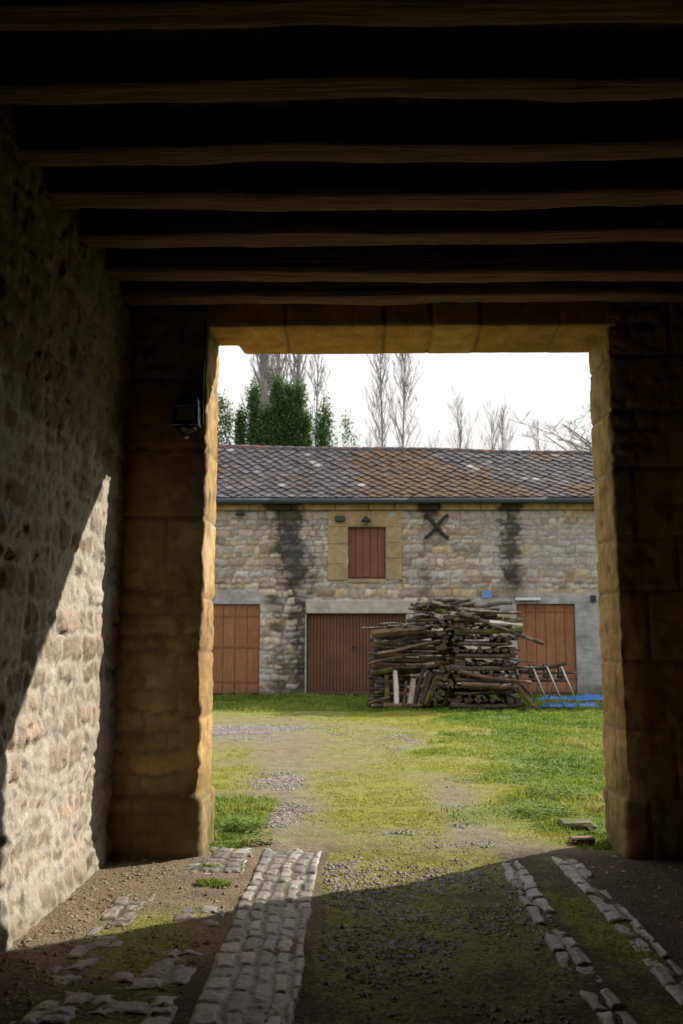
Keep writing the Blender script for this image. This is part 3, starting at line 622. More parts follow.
# run-off streaks
cx1 = -1.95+.30*(5.2-Z)*.45+.12*n2_
rg = lambda b_, lo=.28, hi=.80: sst(lo, hi, b_+.30*n_+.42*n2_+.25*fbm(U*8, Z*8, 107, 3)-.22*h*(r2 > .5))
s1 = rg(np.exp(-((U-cx1)/.55)**2)*(.86+.1*sst(4, 5, Z)))
s1 = np.maximum(s1, .9*rg(.75*np.exp(-((U+2.1)/.55)**2)*sst(4.2, 5.2, Z)))
s1 = np.maximum(s1, .75*rg(.72*np.exp(-((U+2.1)/.45)**2)*(1-sst(2.6, 3.4, Z))))
s2 = rg(np.exp(-((U-4.35)/.42)**2)*sst(2.5, 3.0, Z)*.85)
s3 = rg(np.exp(-((U-2.1)/.42)**2)*sst(4.6, 5.1, Z)*1.1)
s4 = .7*rg(.52*np.exp(-((U-1.95)/.4)**2)*(Z > 2.6))
s5 = .55*rg(.62*(1-sst(.1, .7, Z)))+.7*rg(.6*(1-sst(-2.5, -1.9, U))*np.exp(-((Z-3.0)/.22)**2))
s5 = np.maximum(s5, .6*rg(.5*sst(4.9, 5.15, Z)))
stain = np.clip(np.maximum.reduce([s1, s2, s3, s4, s5])*.84, 0, .84)
moss = .5*np.exp(-((U+1.6)/.8)**2)*sst(.2, .5, n2_)+.55*np.exp(-((U-4.35)/.35)**2)*sst(2.6, 2.7, Z)*(1-sst(2.8, 3.3, Z))
moss = moss+.6*(1-sst(.05, .35, Z+.25*n2_))
yel = np.exp(-((U+1.0)/.5)**2-((Z-4.0)/.7)**2)
Uc, Zc = (U[:-1, :-1]+U[1:, 1:])/2, (Z[:-1, :-1]+Z[1:, 1:])/2; keep = np.ones(Uc.shape, bool)
for a in opens.values(): keep &= ~((Uc > a[0])&(Uc < a[1])&(Zc > a[2])&(Zc < a[3]))
Pp = np.stack([U, np.full_like(U, YB), Z], -1); N = np.zeros_like(Pp); N[..., 1] = -1
sheet('front_wall', Pp, N, D, wall_attrs(U, Z, np.clip(r2+.2*yel, 0, 1), mo_*(.35+.6*sst(-.5, .3, n_)), stain, pl, moss), M['barn'], barn, keep)
# body behind
rz0, rz1 = 7.60, 7.36
ridge = lambda x: rz0+(rz1-rz0)*(x+4)/12
YR = YB+3.0
c = MB()
for k_, a in opens.items():
    # reveals
    c.box(a[0]-.15, a[0], YB+.001, YB+.3, a[2], a[3]); c.box(a[1], a[1]+.15, YB+.001, YB+.3, a[2], a[3]); c.box(a[0]-.15, a[1]+.15, YB+.001, YB+.3, a[3], a[3]+.12)
c.box(BX0, BX1, YR+2.9, YR+3.0, -.1, EZ)
for xx in (BX0, BX1-.3):
    c.add([(xx, YB+.03, -.1), (xx, YR+2.9, -.1), (xx, YR+2.9, EZ), (xx, YR, ridge(xx)-.1), (xx, YB+.03, EZ), (xx+.3, YB+.03, -.1), (xx+.3, YR+2.9, -.1), (xx+.3, YR+2.9, EZ), (xx+.3, YR, ridge(xx)-.1), (xx+.3, YB+.03, EZ)],
          [(0, 1, 2, 3, 4), (5, 6, 7, 8, 9), (0, 5, 9, 4), (1, 6, 7, 2)])
c.build('rear_and_end_walls', M['concrete'], barn)
# cornice
c = MB(); x = BX0
while x < BX1:
    l = random.uniform(.7, 1.3); c.box(x, min(x+l-.008, BX1), YB-.13, YB+.05, 5.13, 5.30, 0, .02, .004); c.box(x, min(x+l-.008, BX1), YB-.19, YB+.05, 5.303, 5.40, 0, .015, .004); x += l
m, nt, b = mat('stained cornice stone', .9, .2); g = NG(nt)
cc = g.mix(1.0, (.40, .28, .155), g.ramp(g.noise(4, 6, .65), (.3, .6), (.7, 1.25)), 'MULTIPLY')
sx = g.n('ShaderNodeSeparateXYZ'); g.l(g.coord(), sx.inputs[0])
def band(c0, wd): return g.math('SUBTRACT', 1.0, g.math('DIVIDE', g.math('ABSOLUTE', g.math('SUBTRACT', sx.outputs[0], c0)), wd))
bb = g.math('MAXIMUM', g.math('MAXIMUM', band(-2.0, .9), band(2.05, .5)), band(4.35, .55))
bb = g.math('ADD', bb, g.math('MULTIPLY', g.math('SUBTRACT', g.noise(3, 6, .7), .5), 1.6))
cc = g.mix(g.ramp(bb, (.25, 0), (.5, .92)), cc, (.03, .028, .026)); g.l(cc, b.inputs['Base Color']); g.bump(g.noise(20), b, .5, .01)
c.build('cornice', m, barn)
# roof deck + diamond tiles
e0 = np.array((0, YB-.26, EZ-.02))
def roof_pt(x, t, hgt=0):     # t = 0 eave .. 1 ridge, on the courtyard slope
    z1 = ridge(x)+.05*math.sin(x*.9)*.4; y = e0[1]+(YR-e0[1])*t; z = e0[2]+(z1-e0[2])*t-.05*math.sin(math.pi*t)+hgt*.8
    return np.array((x, y-hgt*.55, z))
c = MB(); xx = np.linspace(BX0-.2, BX1+.2, 40)
for t0 in np.linspace(0, 1, 9)[:-1]:
    for i in range(39):
        c.add([roof_pt(xx[i], t0, -.06), roof_pt(xx[i+1], t0, -.06), roof_pt(xx[i+1], t0+.125, -.06), roof_pt(xx[i], t0+.125, -.06)], [(0, 1, 2, 3)])
for i in range(39):
    a0, a1 = roof_pt(xx[i], 1, -.06), roof_pt(xx[i+1], 1, -.06)
    c.add([a0, a1, (xx[i+1], 2*YR-e0[1], EZ-.05), (xx[i], 2*YR-e0[1], EZ-.05)], [(0, 1, 2, 3)])
c.build('roof_deck', M['darkboard'], barn)
TV, TF, TT, TM = [], [], [], []
slope = np.linalg.norm(roof_pt(0, 1)-roof_pt(0, 0)); hw, hl = .165, .20; rows = int(slope/hl)+1; b0 = 0
for r_ in range(-1, rows+1):
    xoff = (r_ % 2)*hw; x = BX0-.2+xoff
    while x < BX1+.2:
        jx, jt = random.gauss(0, .012), random.gauss(0, .012); t = (r_*hl+jt)/slope; ht = random.uniform(0, .022); dr = hl/slope
        pts = [(x+jx, t-dr*1.12, .05+ht), (x+hw*1.02+jx, t, .014+ht), (x+jx, t+dr*1.1, .0), (x-hw*1.02+jx, t, .014+ht+random.uniform(-.004, .006))]
        top = [roof_pt(p[0], min(max(p[1], -.01), 1.0), p[2]) for p in pts]; bot = [roof_pt(p[0], min(max(p[1], -.01), 1.0), p[2]-.016) for p in pts]
        TV += top+bot; TF += [(b0, b0+1, b0+2, b0+3), (b0, b0+4, b0+5, b0+1), (b0+3, b0+7, b0+4, b0), (b0+1, b0+5, b0+6, b0+2), (b0+2, b0+6, b0+7, b0+3)]; b0 += 8
        tn = min(1, max(0, random.gauss(.45, .2)+(.35 if random.random() < .02 else 0))); TT += [tn]*8
        mm = float(sst(-2.2, 1.5, np.array(x))*(1-.55*sst(4.0, 5.2, np.array(x))))*(.55+.5*float(1-sst(.3, .9, np.array(t))))+1.1*float(fbm(np.array(x*.8), np.array(t*2.6), 140, 4))-.1; mm += .35*float(sst(4.5, 6.5, np.array(x)))*(1 if t < .35 else -.9)
        TM += [mm]*8; x += 2*hw
me = arr_mesh('roof_tiles', np.array(TV), np.array(TF), M['tile'], False, {'tone': np.array(TT), 'moss': np.array(TM)}); link('roof_tiles', me, barn)
c = MB(); x = BX0-.2
while x < BX1+.2:
    a0 = roof_pt(x, 1); c.tube([(x, YR, a0[2]-.03), (x+.2, YR, a0[2]-.02), (x+.40, YR, a0[2]-.035)], [.10, .095, .085], 10, 0, 0, True, .04); x += .36
c.build('ridge_tiles', M['ridge'], barn)
c = MB(); gy = YB-.33; EZ -= .03
for i in range(6):
    x0, x1 = BX0+i*(BX1-BX0)/6, BX0+(i+1)*(BX1-BX0)/6
    c.tube([(x0, gy, EZ-.07), ((x0+x1)/2, gy, EZ-.078+random.uniform(-.01, .01)), (x1, gy, EZ-.07)], .075, 12, 0, 0); c.tube([(x1-.02, gy, EZ-.07), (x1+.02, gy, EZ-.07)], .082, 12, 0, 0)
x = BX0+.3
while x < BX1: c.box(x, x+.03, gy, YB-.1, EZ-.14, EZ-.12); x += .9
c.build('gutter', M['zinc'], barn)
# window surround, lintels
c = MB(); y0, y1 = YB-.045, YB+.2
for (a0, a1, b0_, b1_) in [(-.77, .44, 4.665, 5.12), (.448, 1.30, 4.665, 5.12), (-.77, -.205, 4.18, 4.66), (-.77, -.205, 3.62, 4.172), (-.77, -.205, 3.17, 3.612), (.855, 1.30, 4.22, 4.66), (.855, 1.30, 3.78, 4.212), (.855, 1.30, 3.17, 3.772)]:
    c.box(a0, a1, y0+random.uniform(0, .012), y1, b0_, b1_, 0, .012, .003)
c.box(-.195, .845, y0+.01, y1, 3.10, 3.19, 0, .01)
c.build('window_surround', M['tan'], barn)
c = MB(); c.box(-1.38, 1.72, YB-.05, YB+.22, 2.25, 2.62, 0, .015, .004); c.build('garage_lintel', M['concrete'], barn)
c = MB(); c.box(-1.40, -1.36, YB-.01, YB+.2, 0, 2.245, 0, .01); c.build('garage_jamb', M['concrete'], barn)
c = MB(); c.box(1.40, 1.47, YB-.01, YB+.2, 0, 2.245, 0, .01); c.build('garage_jamb', M['concrete'], barn)
# doors
def plank_door(name, a, n, mt, y, ledges, label=None):
    r = MB(); w_ = (a[1]-a[0]-.02)/n
    for i in range(n):
        x0 = a[0]+.01+i*w_; zb = a[2]+.05+random.uniform(0, .025); r.box(x0, x0+w_-.013, y+random.uniform(-.003, .003), y+.04, zb, a[3]-.015, 0, .004)
    r.box(a[0], a[1], y+.045, y+.06, a[2], a[3])
    o = r.build(name, mt, barn)
    for z in ledges:
        q = MB(); q.box(a[0]+.06, a[1]-.02, y-.012, y-.0035, z, z+.05, 0, .002)
        h_ = q.build('strap_hinge', M['iron_paint'], o, loc=(0, 0, 0))
    if label: o['label'] = label
    return o
M['iron_paint'] = simple('painted strap', (.25, .10, .055), .6, .3, 10)
plank_door('door', opens['left'], 5, M['paint_door'], YB+.06, (.35, 1.3, 2.15), 'orange brown plank door at the left end')
plank_door('door', opens['right'], 6, M['paint_door'], YB+.06, (2.28, .45), 'reddish plank door partly behind the woodpile')
plank_door('window_shutter', opens['shut'], 5, M['paint_shut'], YB+.08, ())
a = opens['garage']; r = MB(); n = 30; w_ = (a[1]-a[0]-.14)/n
r.box(a[0]+.06, a[1]-.06, YB+.135, YB+.15, .03, a[3]-.003)
for i in range(n):
    x0 = a[0]+.07+i*w_; r.box(x0, x0+w_*.72, YB+.105, YB+.134, .035, a[3]-.01, 0, .008)
r.box(a[0]+.071, a[1]-.071, YB+.09, YB+.1045, .03, .11, 0, .003); 
gd = r.build('garage_door', M['paint_garage'], barn)
r = MB(); r.tube([(-.04, YB+.10, 1.33), (-.04, YB+.04, 1.33)], .028, 10, 0, 0); r.box(-.10, .02, YB+.035, YB+.05, 1.315, 1.345, 0, .005); r.build('door_handle', M['iron'], gd, loc=(0, 0, 0))
# iron cross anchor
c = MB()
for s in (-1, 1):
    pts = [(2.27+s*t*.33, YB-.075, 4.66+(t*.33 if True else 0)+.03*math.sin(t*3.1)) for t in np.linspace(-1, 1, 9)]
    c.tube(pts, [.045, .05, .052, .058, .065, .058, .052, .05, .045], 6, 0, 0, squash=1.0)
c.tube([(2.27, YB-.15, 4.66), (2.27, YB+.0, 4.66)], .05, 10, 0, 0)
c.build('wall_anchor', M['iron'], barn)
# small fittings on the facade
def lampfit(x, z, label, kind):
    t = empty('wall_lamp', (x, YB-.02, z)); tag(t, label, 'wall lamp')
    c = MB()
    if kind == 0:
        c.box(x-.14, x+.14, YB-.16, YB-.07, z-.08, z+.08, 0, .025); c.box(x-.03, x+.03, YB-.07, YB+.0, z-.03, z+.03); c.build('casing', M['iron'], t)
        c = MB(); c.box(x-.12, x+.12, YB-.168, YB-.161, z-.06, z+.06, 0, .003); c.build('lens', M['zinc'], t)
    else:
        c.tube([(x, YB, z+.1), (x, YB-.12, z+.14), (x, YB-.2, z+.10)], .018, 6, 0, 0); c.tube([(x, YB-.2, z+.12), (x, YB-.2, z+.08), (x, YB-.2, z-.02)], [.03, .08, .15], 12, 0, 0); c.build('lamp_shade', M['iron'], t)
        c = MB(); c.tube([(x, YB-.2, z-.021), (x, YB-.2, z-.07), (x, YB-.2, z-.10)], [.07, .06, .02], 10, 0, 0); c.build('bulb', M['frost'], t)
lampfit(-.43, 4.88, 'small dark box floodlight left of the upper red shutter', 0)
lampfit(.30, 4.80, 'dark shaded lamp directly above the upper red shutter', 1)
lampfit(-3.22, 5.0, 'dark shaded lamp under the eaves above the leftmost barn door', 1)
c = MB(); c.box(3.50, 3.78, YB-.06, YB-.035, 2.67, 2.87, 0, .006); s_ = c.build('blue_plaque', M['bluesign']); tag(s_, 'small plain blue plaque on the barn wall above the woodpile', 'plaque')
c = MB(); c.box(4.42, 5.1, YB-.16, YB-.04, 2.60, 2.67, 0, .01); c.box(4.5, 4.54, YB-.04, YB, 2.57, 2.67); c.box(4.95, 4.99, YB-.04, YB, 2.57, 2.67); tag(c.build('wall_shelf', M['white']), 'narrow white ledge fixed above the right barn door', 'ledge')
c = MB(); c.box(6.5, 6.64, YB-.1, YB-.0, 2.56, 2.74, 0, .01); tag(c.build('junction_box', M['iron']), 'small black box on the grey wall right of the barn door', 'junction box')

# ------------------------------------------------------------------ woodpile
LG = 'logs stacked in the woodpile'
LAB = 'dark weathered log stacked among many others in the woodpile before the barn'
nlog = 0
def log(p, q, r, mt=None, label=None, bend=.024, group=LG, taper=.85, rough=.2, twig=False, name='log', cat='log'):
    global nlog; nlog += 1
    p, q = np.array(p, float), np.array(q, float); c0 = (p+q)/2; L = np.linalg.norm(q-p); b_ = MB(); n = 5 if L < 1 else 8
    o1, o2 = rng.uniform(-1, 1, 3)*bend*L, rng.uniform(-1, 1, 3)*bend*.5*L; pts = []
    for t in np.linspace(0, 1, n): pts.append(p-c0+(q-p)*t+o1*math.sin(math.pi*t)+o2*math.sin(2*math.pi*t))
    rad = [r*(1+(taper-1)*t)*random.uniform(.9, 1.08) for t in np.linspace(0, 1, n)]
    ns = random.choice([4, 5, 6, 8, 9, 9]) if L < 1.6 else 8
    if mt in ('whitelog', 'palelog'): ns = 5
    b_.tube(pts, rad, ns, 0, 1, ns > 6, rough, random.uniform(.6, 1.05))
    if twig:
        k = pts[n//2]; d = rng.uniform(-1, 1, 3); b_.tube([k, k+d*.12], [r*.5, r*.35], 6, 0, 1)
    if mt is None: mt = random.choice(['bark', 'bark', 'bark', 'bark2', 'bark2', 'bark3', 'mossbark'])
    o = b_.build(name, [M[mt], M['cut']], None, tuple(c0))
    tag(o, label or LAB, cat, group); return o
U1 = random.uniform
# left rack: long logs lying across, three deep
for dpt, yy in enumerate((21.0, 21.22, 21.48)):
    z = .09
    while z < 1.72-.12*dpt*0:
        r = U1(.042, .08); x = .40+U1(-.12, .06)
        while x < 2.1:
            L = U1(.7, 1.5)
            low = z < .80 and dpt == 0
            if low and x > .62: break
            if low: L = U1(.3, .5)
            log((x, yy+U1(-.04, .04), z+U1(-.025, .025)), (min(x+L, 2.5), yy+U1(-.05, .05), z+U1(-.09, .10)+.04*(L > 1)), r*U1(.7, 1.15)); x += L+.02
        z += r*2*(.93 if dpt == 0 else 1.08)
# leaning logs in the lower front
log((.92, 20.84, .10), (.90, 20.96, .84), .105, 'whitelog', 'white peeled split log standing upright at the front of the woodpile', 0.01)
log((1.22, 20.84, .06), (1.32, 20.96, .66), .09, 'palelog', 'pale grey log leaning next to the white one in the woodpile', .01)
log((.72, 20.9, .08), (.70, 21.0, .74), .08, 'mossbark', 'dark stump log standing left of the white peeled log')
for (a0, a1, z1, r) in [(1.45, 1.72, .80, .085), (1.42, 1.66, .84, .07), (1.62, 2.0, .8, .065), (1.80, 2.1, .92, .06), (1.55, 1.82, .7, .06), (1.08, 1.15, .6, .06), (2.0, 2.2, .75, .07), (1.3, 1.55, .9, .05)]:
    log((a0, 20.86+U1(-.03, .03), .06), (a1, 21.0, z1), r, None, None)
log((.62, 20.72, .07), (1.05, 20.78, .08), .07, 'bark3'); log((1.08, 20.7, .07), (1.5, 20.78, .07), .06, 'bark')
log((.30, 20.8, .12), (.78, 20.85, .26), .05, 'bark3'); log((.35, 20.72, .06), (.72, 20.8, .07), .06)
# crib stack on the right: layers alternately across and end-on
z = .08; lay = 0
while z < 2.1:
    if lay % 2 == 0:
        for yy in (20.62, 20.95, 21.35, 21.8):
            r = U1(.05, .075); log((2.25+U1(-.15, .05), yy, z+U1(-.02, .02)), (3.6+U1(-.2, .25), yy+U1(-.06, .06), z+U1(-.03, .03)), r, taper=.8, bend=.025)
        z += .125
    else:
        x = 2.2
        while x < 3.65:
            r = U1(.035, .088); log((x+r, 20.55+U1(-.06, .1), z+U1(-.02, .02)), (x+r+U1(-.12, .12), 21.9, z+U1(-.08, .08)), r*U1(.8, 1.1), random.choice(['bark', 'mossbark', 'bark', 'bark3'])); x += 2*r+U1(0, .05)
        z += .15
    lay += 1
# mossy butt-ends packed into the corner between the two
for i in range(54):
    x, z, r = U1(1.85, 2.35), U1(.15, 2.15), U1(.035, .075); log((x, 20.62+U1(-.08, .14), z), (x+U1(-.2, .2), 21.3, z+U1(-.1, .1)), r, random.choice(['mossbark', 'bark', 'bark3']))
# heap of crooked pieces on top
for i in range(64):
    x = U1(.95, 3.3); top = 1.82+.62*math.exp(-((x-2.05)/.95)**2); z = U1(1.75, top); L = U1(.3, 1.0); a = U1(-.5, .5)
    if x < 1.4: z = U1(1.72, 1.84)
    if x > 2.6: z = U1(1.95, 2.28)
    if i % 4 == 0: x = U1(1.6, 2.7); z = U1(2.15, 2.44); L = U1(.4, .9)
    log((x-L/2*math.cos(a), 20.9+U1(-.25, .5), z+U1(-.04, .06)), (x+L/2*math.cos(a), 20.9+U1(-.25, .5), z+U1(-.1, .12)), U1(.03, .07), random.choice(['bark2', 'bark2', 'bark', 'mossbark']), bend=.05)
log((.12, 20.8, 1.80), (1.0, 20.85, 1.84), .045, 'bark2', 'thin grey pole jutting out at the top left corner of the woodpile', .02)
log((.36, 20.75, 1.66), (1.60, 20.8, 1.78), .085, 'bark3', 'thick orange brown log along the top left of the woodpile', .012)
log((.5, 20.76, 1.22), (1.9, 20.8, 1.48), .075, 'bark3', 'long brown log sloping up across the left half of the woodpile', .02)
log((.30, 20.8, 1.0), (1.05, 20.76, 1.16), .055, 'bark3')
log((2.3, 20.5, 2.22), (3.72, 20.6, 2.14), .075, 'bark2', 'broad pale grey log lying over the top right of the woodpile', .03)
log((2.35, 20.45, 2.16), (4.20, 20.5, 1.45), .062, 'bark2', 'long pale branch sloping down past the top right corner of the woodpile', .035, taper=.6)
log((3.0, 20.52, 1.92), (3.75, 20.6, 1.86), .06, 'whitelog', 'short pale peeled log lying near the top right end of the woodpile')
log((2.3, 20.5, .86), (3.9, 20.5, .60), .05, 'bark3', 'long thin brown branch across the middle right of the woodpile', .03, taper=.7)
log((2.35, 20.46, .56), (3.55, 20.5, .50), .085, 'bark3', 'thick pale brown log low across the right half of the woodpile', .012)
log((3.5, 20.5, .60), (4.02, 20.42, .04), .065, 'bark3', 'curved log propped against the lower right corner of the woodpile', .1)
log((3.45, 20.7, .75), (3.95, 20.6, .30), .045, 'bark2'); log((3.3, 20.6, .98), (4.15, 20.7, .92), .03, 'bark2', 'thin twiggy branch poking out right of the woodpile')
log((3.3, 20.7, 1.12), (4.0, 20.7, 1.04), .022, 'bark'); log((3.6, 21.0, .98), (3.95, 20.9, .1), .04, 'bark', bend=.05)
print('logs', nlog)
log((3.75, 21.2, .80), (4.82, 21.2, 1.00), .055, 'bark2', 'crooked branch laid across the metal sawhorse', .05, 'branches on the sawhorse')
log((3.9, 21.34, .78), (5.12, 21.3, .78), .035, 'bark2', 'thin straight branch behind the crooked one on the sawhorse', .03, 'branches on the sawhorse')
sh = empty('sawhorse', (4.5, 21.3, 0)); tag(sh, 'galvanised metal sawhorse with slanting legs right of the woodpile', 'sawhorse')
for k in range(3):
    x0 = 4.05+.33*k
    c = MB(); c.tube([(x0-.02, 21.02, .94), (x0+.34, 21.02-.05, .02)], .018, 8, 0, 0); c.build('leg', M['steel'], sh)
    c = MB(); c.tube([(x0+.02, 21.46, .94), (x0-.2, 21.9, .02)], .018, 8, 0, 0); c.build('leg', M['steel'], sh)
    c = MB(); c.box(x0-.03, x0+.03, 21.0, 21.48, .66, .72, 0, .005); c.build('cross_brace', M['iron'], sh)
    c = MB(); c.box(x0-.02, x0+.02, 21.02, 21.06, .66, .98, 0, .004); c.box(x0-.02, x0+.02, 21.44, 21.48, .66, .98, 0, .004); c.build('upright', M['iron'], sh)
c = MB(); c.tube([(3.95, 21.24, .60), (4.85, 21.24, .60)], .02, 8, 0, 0); c.build('rail', M['iron'], sh)
# blue sheet on the grass
gx, gy_ = np.meshgrid(np.linspace(0, 1, 60), np.linspace(0, 1, 24))
def tarp(x0, x1, y0, y1, hh, sd, label):
    X_ = x0+(x1-x0)*gx+.08*fbm(gx*3, gy_*3, sd); Y_ = y0+(y1-y0)*gy_+.12*fbm(gx*4, gy_*2, sd+1)
    Z_ = .03+hh*np.abs(fbm(gx*5, gy_*3, sd+2))+.4*hh*np.abs(fbm(gx*14, gy_*9, sd+3)); e = np.minimum.reduce([gx, 1-gx, gy_, 1-gy_]); Z_ = .02+Z_*sst(0, .12, e)
    me = arr_mesh('tarpaulin', np.stack([X_, Y_, Z_], -1).reshape(-1, 3), grid_faces(60, 24), M['blue'], True)
    o = tag(link('tarpaulin', me), label, 'tarpaulin'); md = o.modifiers.new('thickness', 'SOLIDIFY'); md.thickness = .004
tarp(4.25, 5.6, 21.0, 21.35, .10, 5, 'crumpled blue tarpaulin at the foot of the sawhorse')
tarp(4.6, 7.4, 23.3, 23.9, .12, 9, 'long blue tarpaulin on the grass nearest the right barn door')
tarp(5.75, 6.8, 21.2, 21.5, .08, 13, 'narrow blue tarpaulin in the grass by the right gateway pier')

# ------------------------------------------------------------------ trees behind the barn
def grow(mb, p, d, L, r, depth, up, spread, nseg=4, kids=4, rmin=.006):
    pts = [p]; rad = [r]; q = p.copy(); dd = d.copy()
    for i in range(nseg):
        dd = dd+rng.normal(0, .07, 3)+np.array((0, 0, up*.12)); dd /= np.linalg.norm(dd); q = q+dd*L/nseg; pts.append(q.copy()); rad.append(max(r*(1-.8*(i+1)/nseg), rmin))
    mb.tube(pts, rad, 5 if r > .05 else 3, 0)
    if depth == 0: return
    for j in range(kids):
        t = random.uniform(.15, .98); i = min(int(t*nseg), nseg-1); f = t*nseg-i; b_ = pts[i]*(1-f)+pts[i+1]*f
        a = random.uniform(0, 6.3); side = np.array((math.cos(a), math.sin(a), 0)); nd = dd*(1-spread)+side*spread+np.array((0, 0, up*.3)); nd /= np.linalg.norm(nd)
        grow(mb, b_, nd, L*random.uniform(.35, .6)*(1-.3*t), max(rad[i]*.55, rmin), depth-1, up, spread, 3, kids, rmin)
def poplar(x, y, H, stems, width, label, kids=9, r0=.2, rmin=.010):
    t = empty('bare_poplar', (x, y, 0)); tag(t, label, 'tree', 'bare trees behind the barn')
    tr = MB(); cr = MB()
    for s in range(stems):
        a = 6.3*s/stems+random.random(); o = (width*.12 if stems > 1 else 0); lean = np.array((math.cos(a)*.04*(stems > 1), math.sin(a)*.04*(stems > 1), 1.)); lean /= np.linalg.norm(lean)
        p = np.array((o*math.cos(a), o*math.sin(a), 0)); n = 14; pts = [p]; rad = [r0]
        hs = H*random.uniform(.85, 1)
        for i in range(n):
            lean = lean+rng.normal(0, .009, 3)*np.array((1, 1, 0)); lean[:2] *= .97; lean /= np.linalg.norm(lean); pts.append(pts[-1]+lean*hs/n); rad.append(max(r0*(1-(i+1)/n)**.8, .015))
        tr.tube(pts, rad, 8, 0)
        for j in range(int(kids*H/2)):
            tt = random.uniform(.12, .97)*n; i = min(int(tt), n-1); f = tt-i; b_ = pts[i]*(1-f)+pts[i+1]*f; a2 = random.uniform(0, 6.3)
            k = .34+random.uniform(-.1, .15); nd = np.array((math.cos(a2)*k, math.sin(a2)*k, 1.)); nd /= np.linalg.norm(nd)
            Lb = min(width*1.9, (H-b_[2])*.5+.8)*random.uniform(.5, 1.0)
            grow(cr, b_, nd, Lb, max(rad[i]*.30, .022), 2, .9, .42, 4, 4, rmin)
    tr.build('trunk', M['treebark'], t, loc=(0, 0, 0)); cr.build('crown', M['treebark'], t, loc=(0, 0, 0))
poplar(-3.75, 44, 24, 4, 2.0, 'tall bare poplar with several pale stems behind the left end of the barn roof', 6, .27)
poplar(-4.75, 46, 20, 1, 1.3, 'slender bare poplar leftmost beside the gateway pier, behind the evergreens', 5, .13)
poplar(-2.6, 47, 21, 2, 1.3, 'bare poplar half hidden behind the right side of the large evergreen', 5, .12)
poplar(2.0, 46, 18.4, 2, 1.5, 'tall narrow bare poplar with twin stems above the middle of the barn roof', 8, .13, .008)
poplar(5.9, 50, 15.6, 1, 1.7, 'slim bare tree just right of the middle of the skyline', 6, .06, .0045)
poplar(7.15, 50, 15.0, 1, 1.7, 'second slim bare tree right of the middle of the skyline, shorter than its neighbour', 6, .055, .0045)
poplar(8.3, 50, 14.8, 1, 1.8, 'short bare tree between the slim pair and the right gateway pier', 6, .055, .0045)
poplar(10.3, 50, 13.6, 1, 1.6, 'lowest bare sapling showing its tips over the right of the roof', 6, .05, .0045)
poplar(4.2, 50, 13.4, 1, 1.7, 'faint short bare sapling just right of the twin stemmed poplar', 6, .05, .0045)
t = empty('bare_spreading_tree', (13.2, 40, 0)); tag(t, 'bare tree with wide spreading twigs reaching in behind the right gateway pier', 'tree', 'bare trees behind the barn')
tr = MB(); tr.tube([(0, 0, 0), (-.1, 0, 3), (-.3, 0, 6), (-.4, .1, 9)], [.35, .3, .24, .16], 8, 0); tr.build('trunk', M['treebark'], t, loc=(0, 0, 0))
cr = MB()
for i in range(20):
    a = random.uniform(0, 6.3) if i > 8 else random.uniform(2.5, 3.8); zz0 = random.uniform(6, 9.2); nd = np.array((math.cos(a), math.sin(a), random.uniform(.25, 1.1))); nd /= np.linalg.norm(nd)
    grow(cr, np.array((-.4, 0, zz0)), nd, random.uniform(3.4, 5.2), .09, 3, .35, .62, 5, 4, .010)
cr.build('crown', M['treebark'], t, loc=(0, 0, 0))
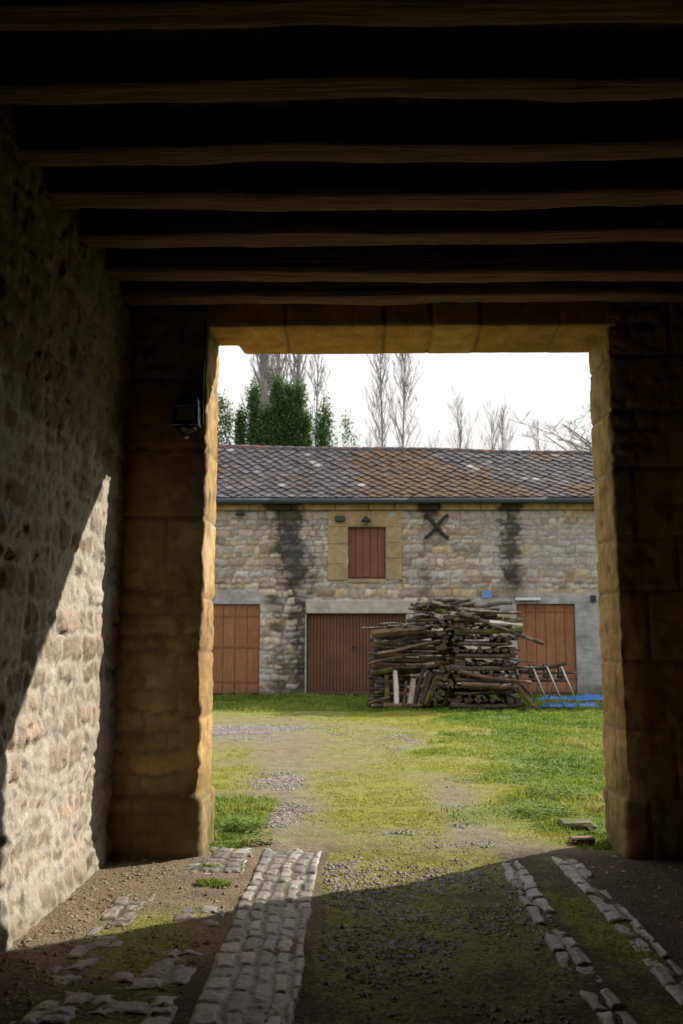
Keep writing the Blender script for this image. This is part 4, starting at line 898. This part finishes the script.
def evergreen(x, y, spires, label, n):
    t = empty('evergreen_tree', (x, y, 0)); tag(t, label, 'tree', 'evergreens behind the barn')
    tr = MB(); tr.tube([(0, 0, 0), (0, 0, 3), (0.05, 0, max(s[1] for s in spires)*.85)], [.2, .15, .03], 8, 0); tr.build('trunk', M['treebark'], t, loc=(0, 0, 0))
    C_ = []; tot = sum(s[2]*s[1] for s in spires)
    for (dx, top, rad) in spires:
        rad *= 1.3
        m_ = int(n*rad*top/tot/16); base = 2.0
        tt = rng.random(m_)**.8; zc = base+(top-base)*tt; rr = rad*np.clip((1-tt)**.55, .06, 1)*(.75+.5*fbm(zc*1.3, tt*5+dx, 9))*rng.uniform(.45, 1.12, m_); a = rng.uniform(0, 6.3, m_)
        c0 = np.stack([dx+rr*np.cos(a), rr*np.sin(a), zc], 1); C_.append(np.repeat(c0, 16, 0)); tone = rng.random(m_)
        C_[-1] = np.concatenate([C_[-1], np.repeat(tone, 16)[:, None]], 1)
    C_ = np.concatenate(C_); k = len(C_); p = C_[:, :3]+rng.normal(0, 1, (k, 3))*np.array((.11, .11, .2))
    d = rng.normal(0, 1, (k, 3)); d[:, 2] += .8; d /= np.linalg.norm(d, axis=1)[:, None]; e = np.cross(d, rng.normal(0, 1, (k, 3))); e /= np.linalg.norm(e, axis=1)[:, None]
    L = rng.uniform(.06, .15, k)[:, None]; W = L*.24
    V = np.stack([p, p+d*L*.5+e*W, p+d*L, p+d*L*.5-e*W], 1).reshape(-1, 3); F = np.arange(k)[:, None]*4+np.arange(4)[None]
    tn = np.clip(.15+.6*C_[:, 3]+rng.normal(0, .15, k), 0, 1)
    link('crown', arr_mesh('crown', V, F, M['leaf'], False, {'tone': np.repeat(tn, 4)}), t, loc=(0, 0, 0))
evergreen(-3.15, 34.5, [(-1.3, 10.2, .42), (-.8, 11.2, .42), (-.35, 10.3, .5), (0.1, 11.5, .48), (.55, 11.2, .45), (.98, 11.3, .40), (1.25, 10.0, .42), (.3, 10.3, .55), (-.1, 9.9, .6)], 'large dark evergreen of several upright spires below the bare poplar on the left', 90000)
evergreen(-1.2, 34.0, [(0, 10.7, .36), (.15, 10.1, .35), (-.2, 9.8, .38)], 'small pointed evergreen right of the large dark one', 8000)
evergreen(-.35, 35.0, [(0, 10.1, .26), (.3, 9.6, .25), (-.5, 9.5, .2)], 'thin low evergreen shrub tip, rightmost of the evergreens on the roofline', 2600)
evergreen(-4.95, 34.5, [(0, 10.4, .25), (-.3, 10.8, .25)], 'narrow evergreen sprig close to the left gateway pier', 4500)

# far treeline beyond, seen only from other positions
scene.render.engine = 'CYCLES'
scene.cycles.max_bounces = 8; scene.cycles.diffuse_bounces = 1
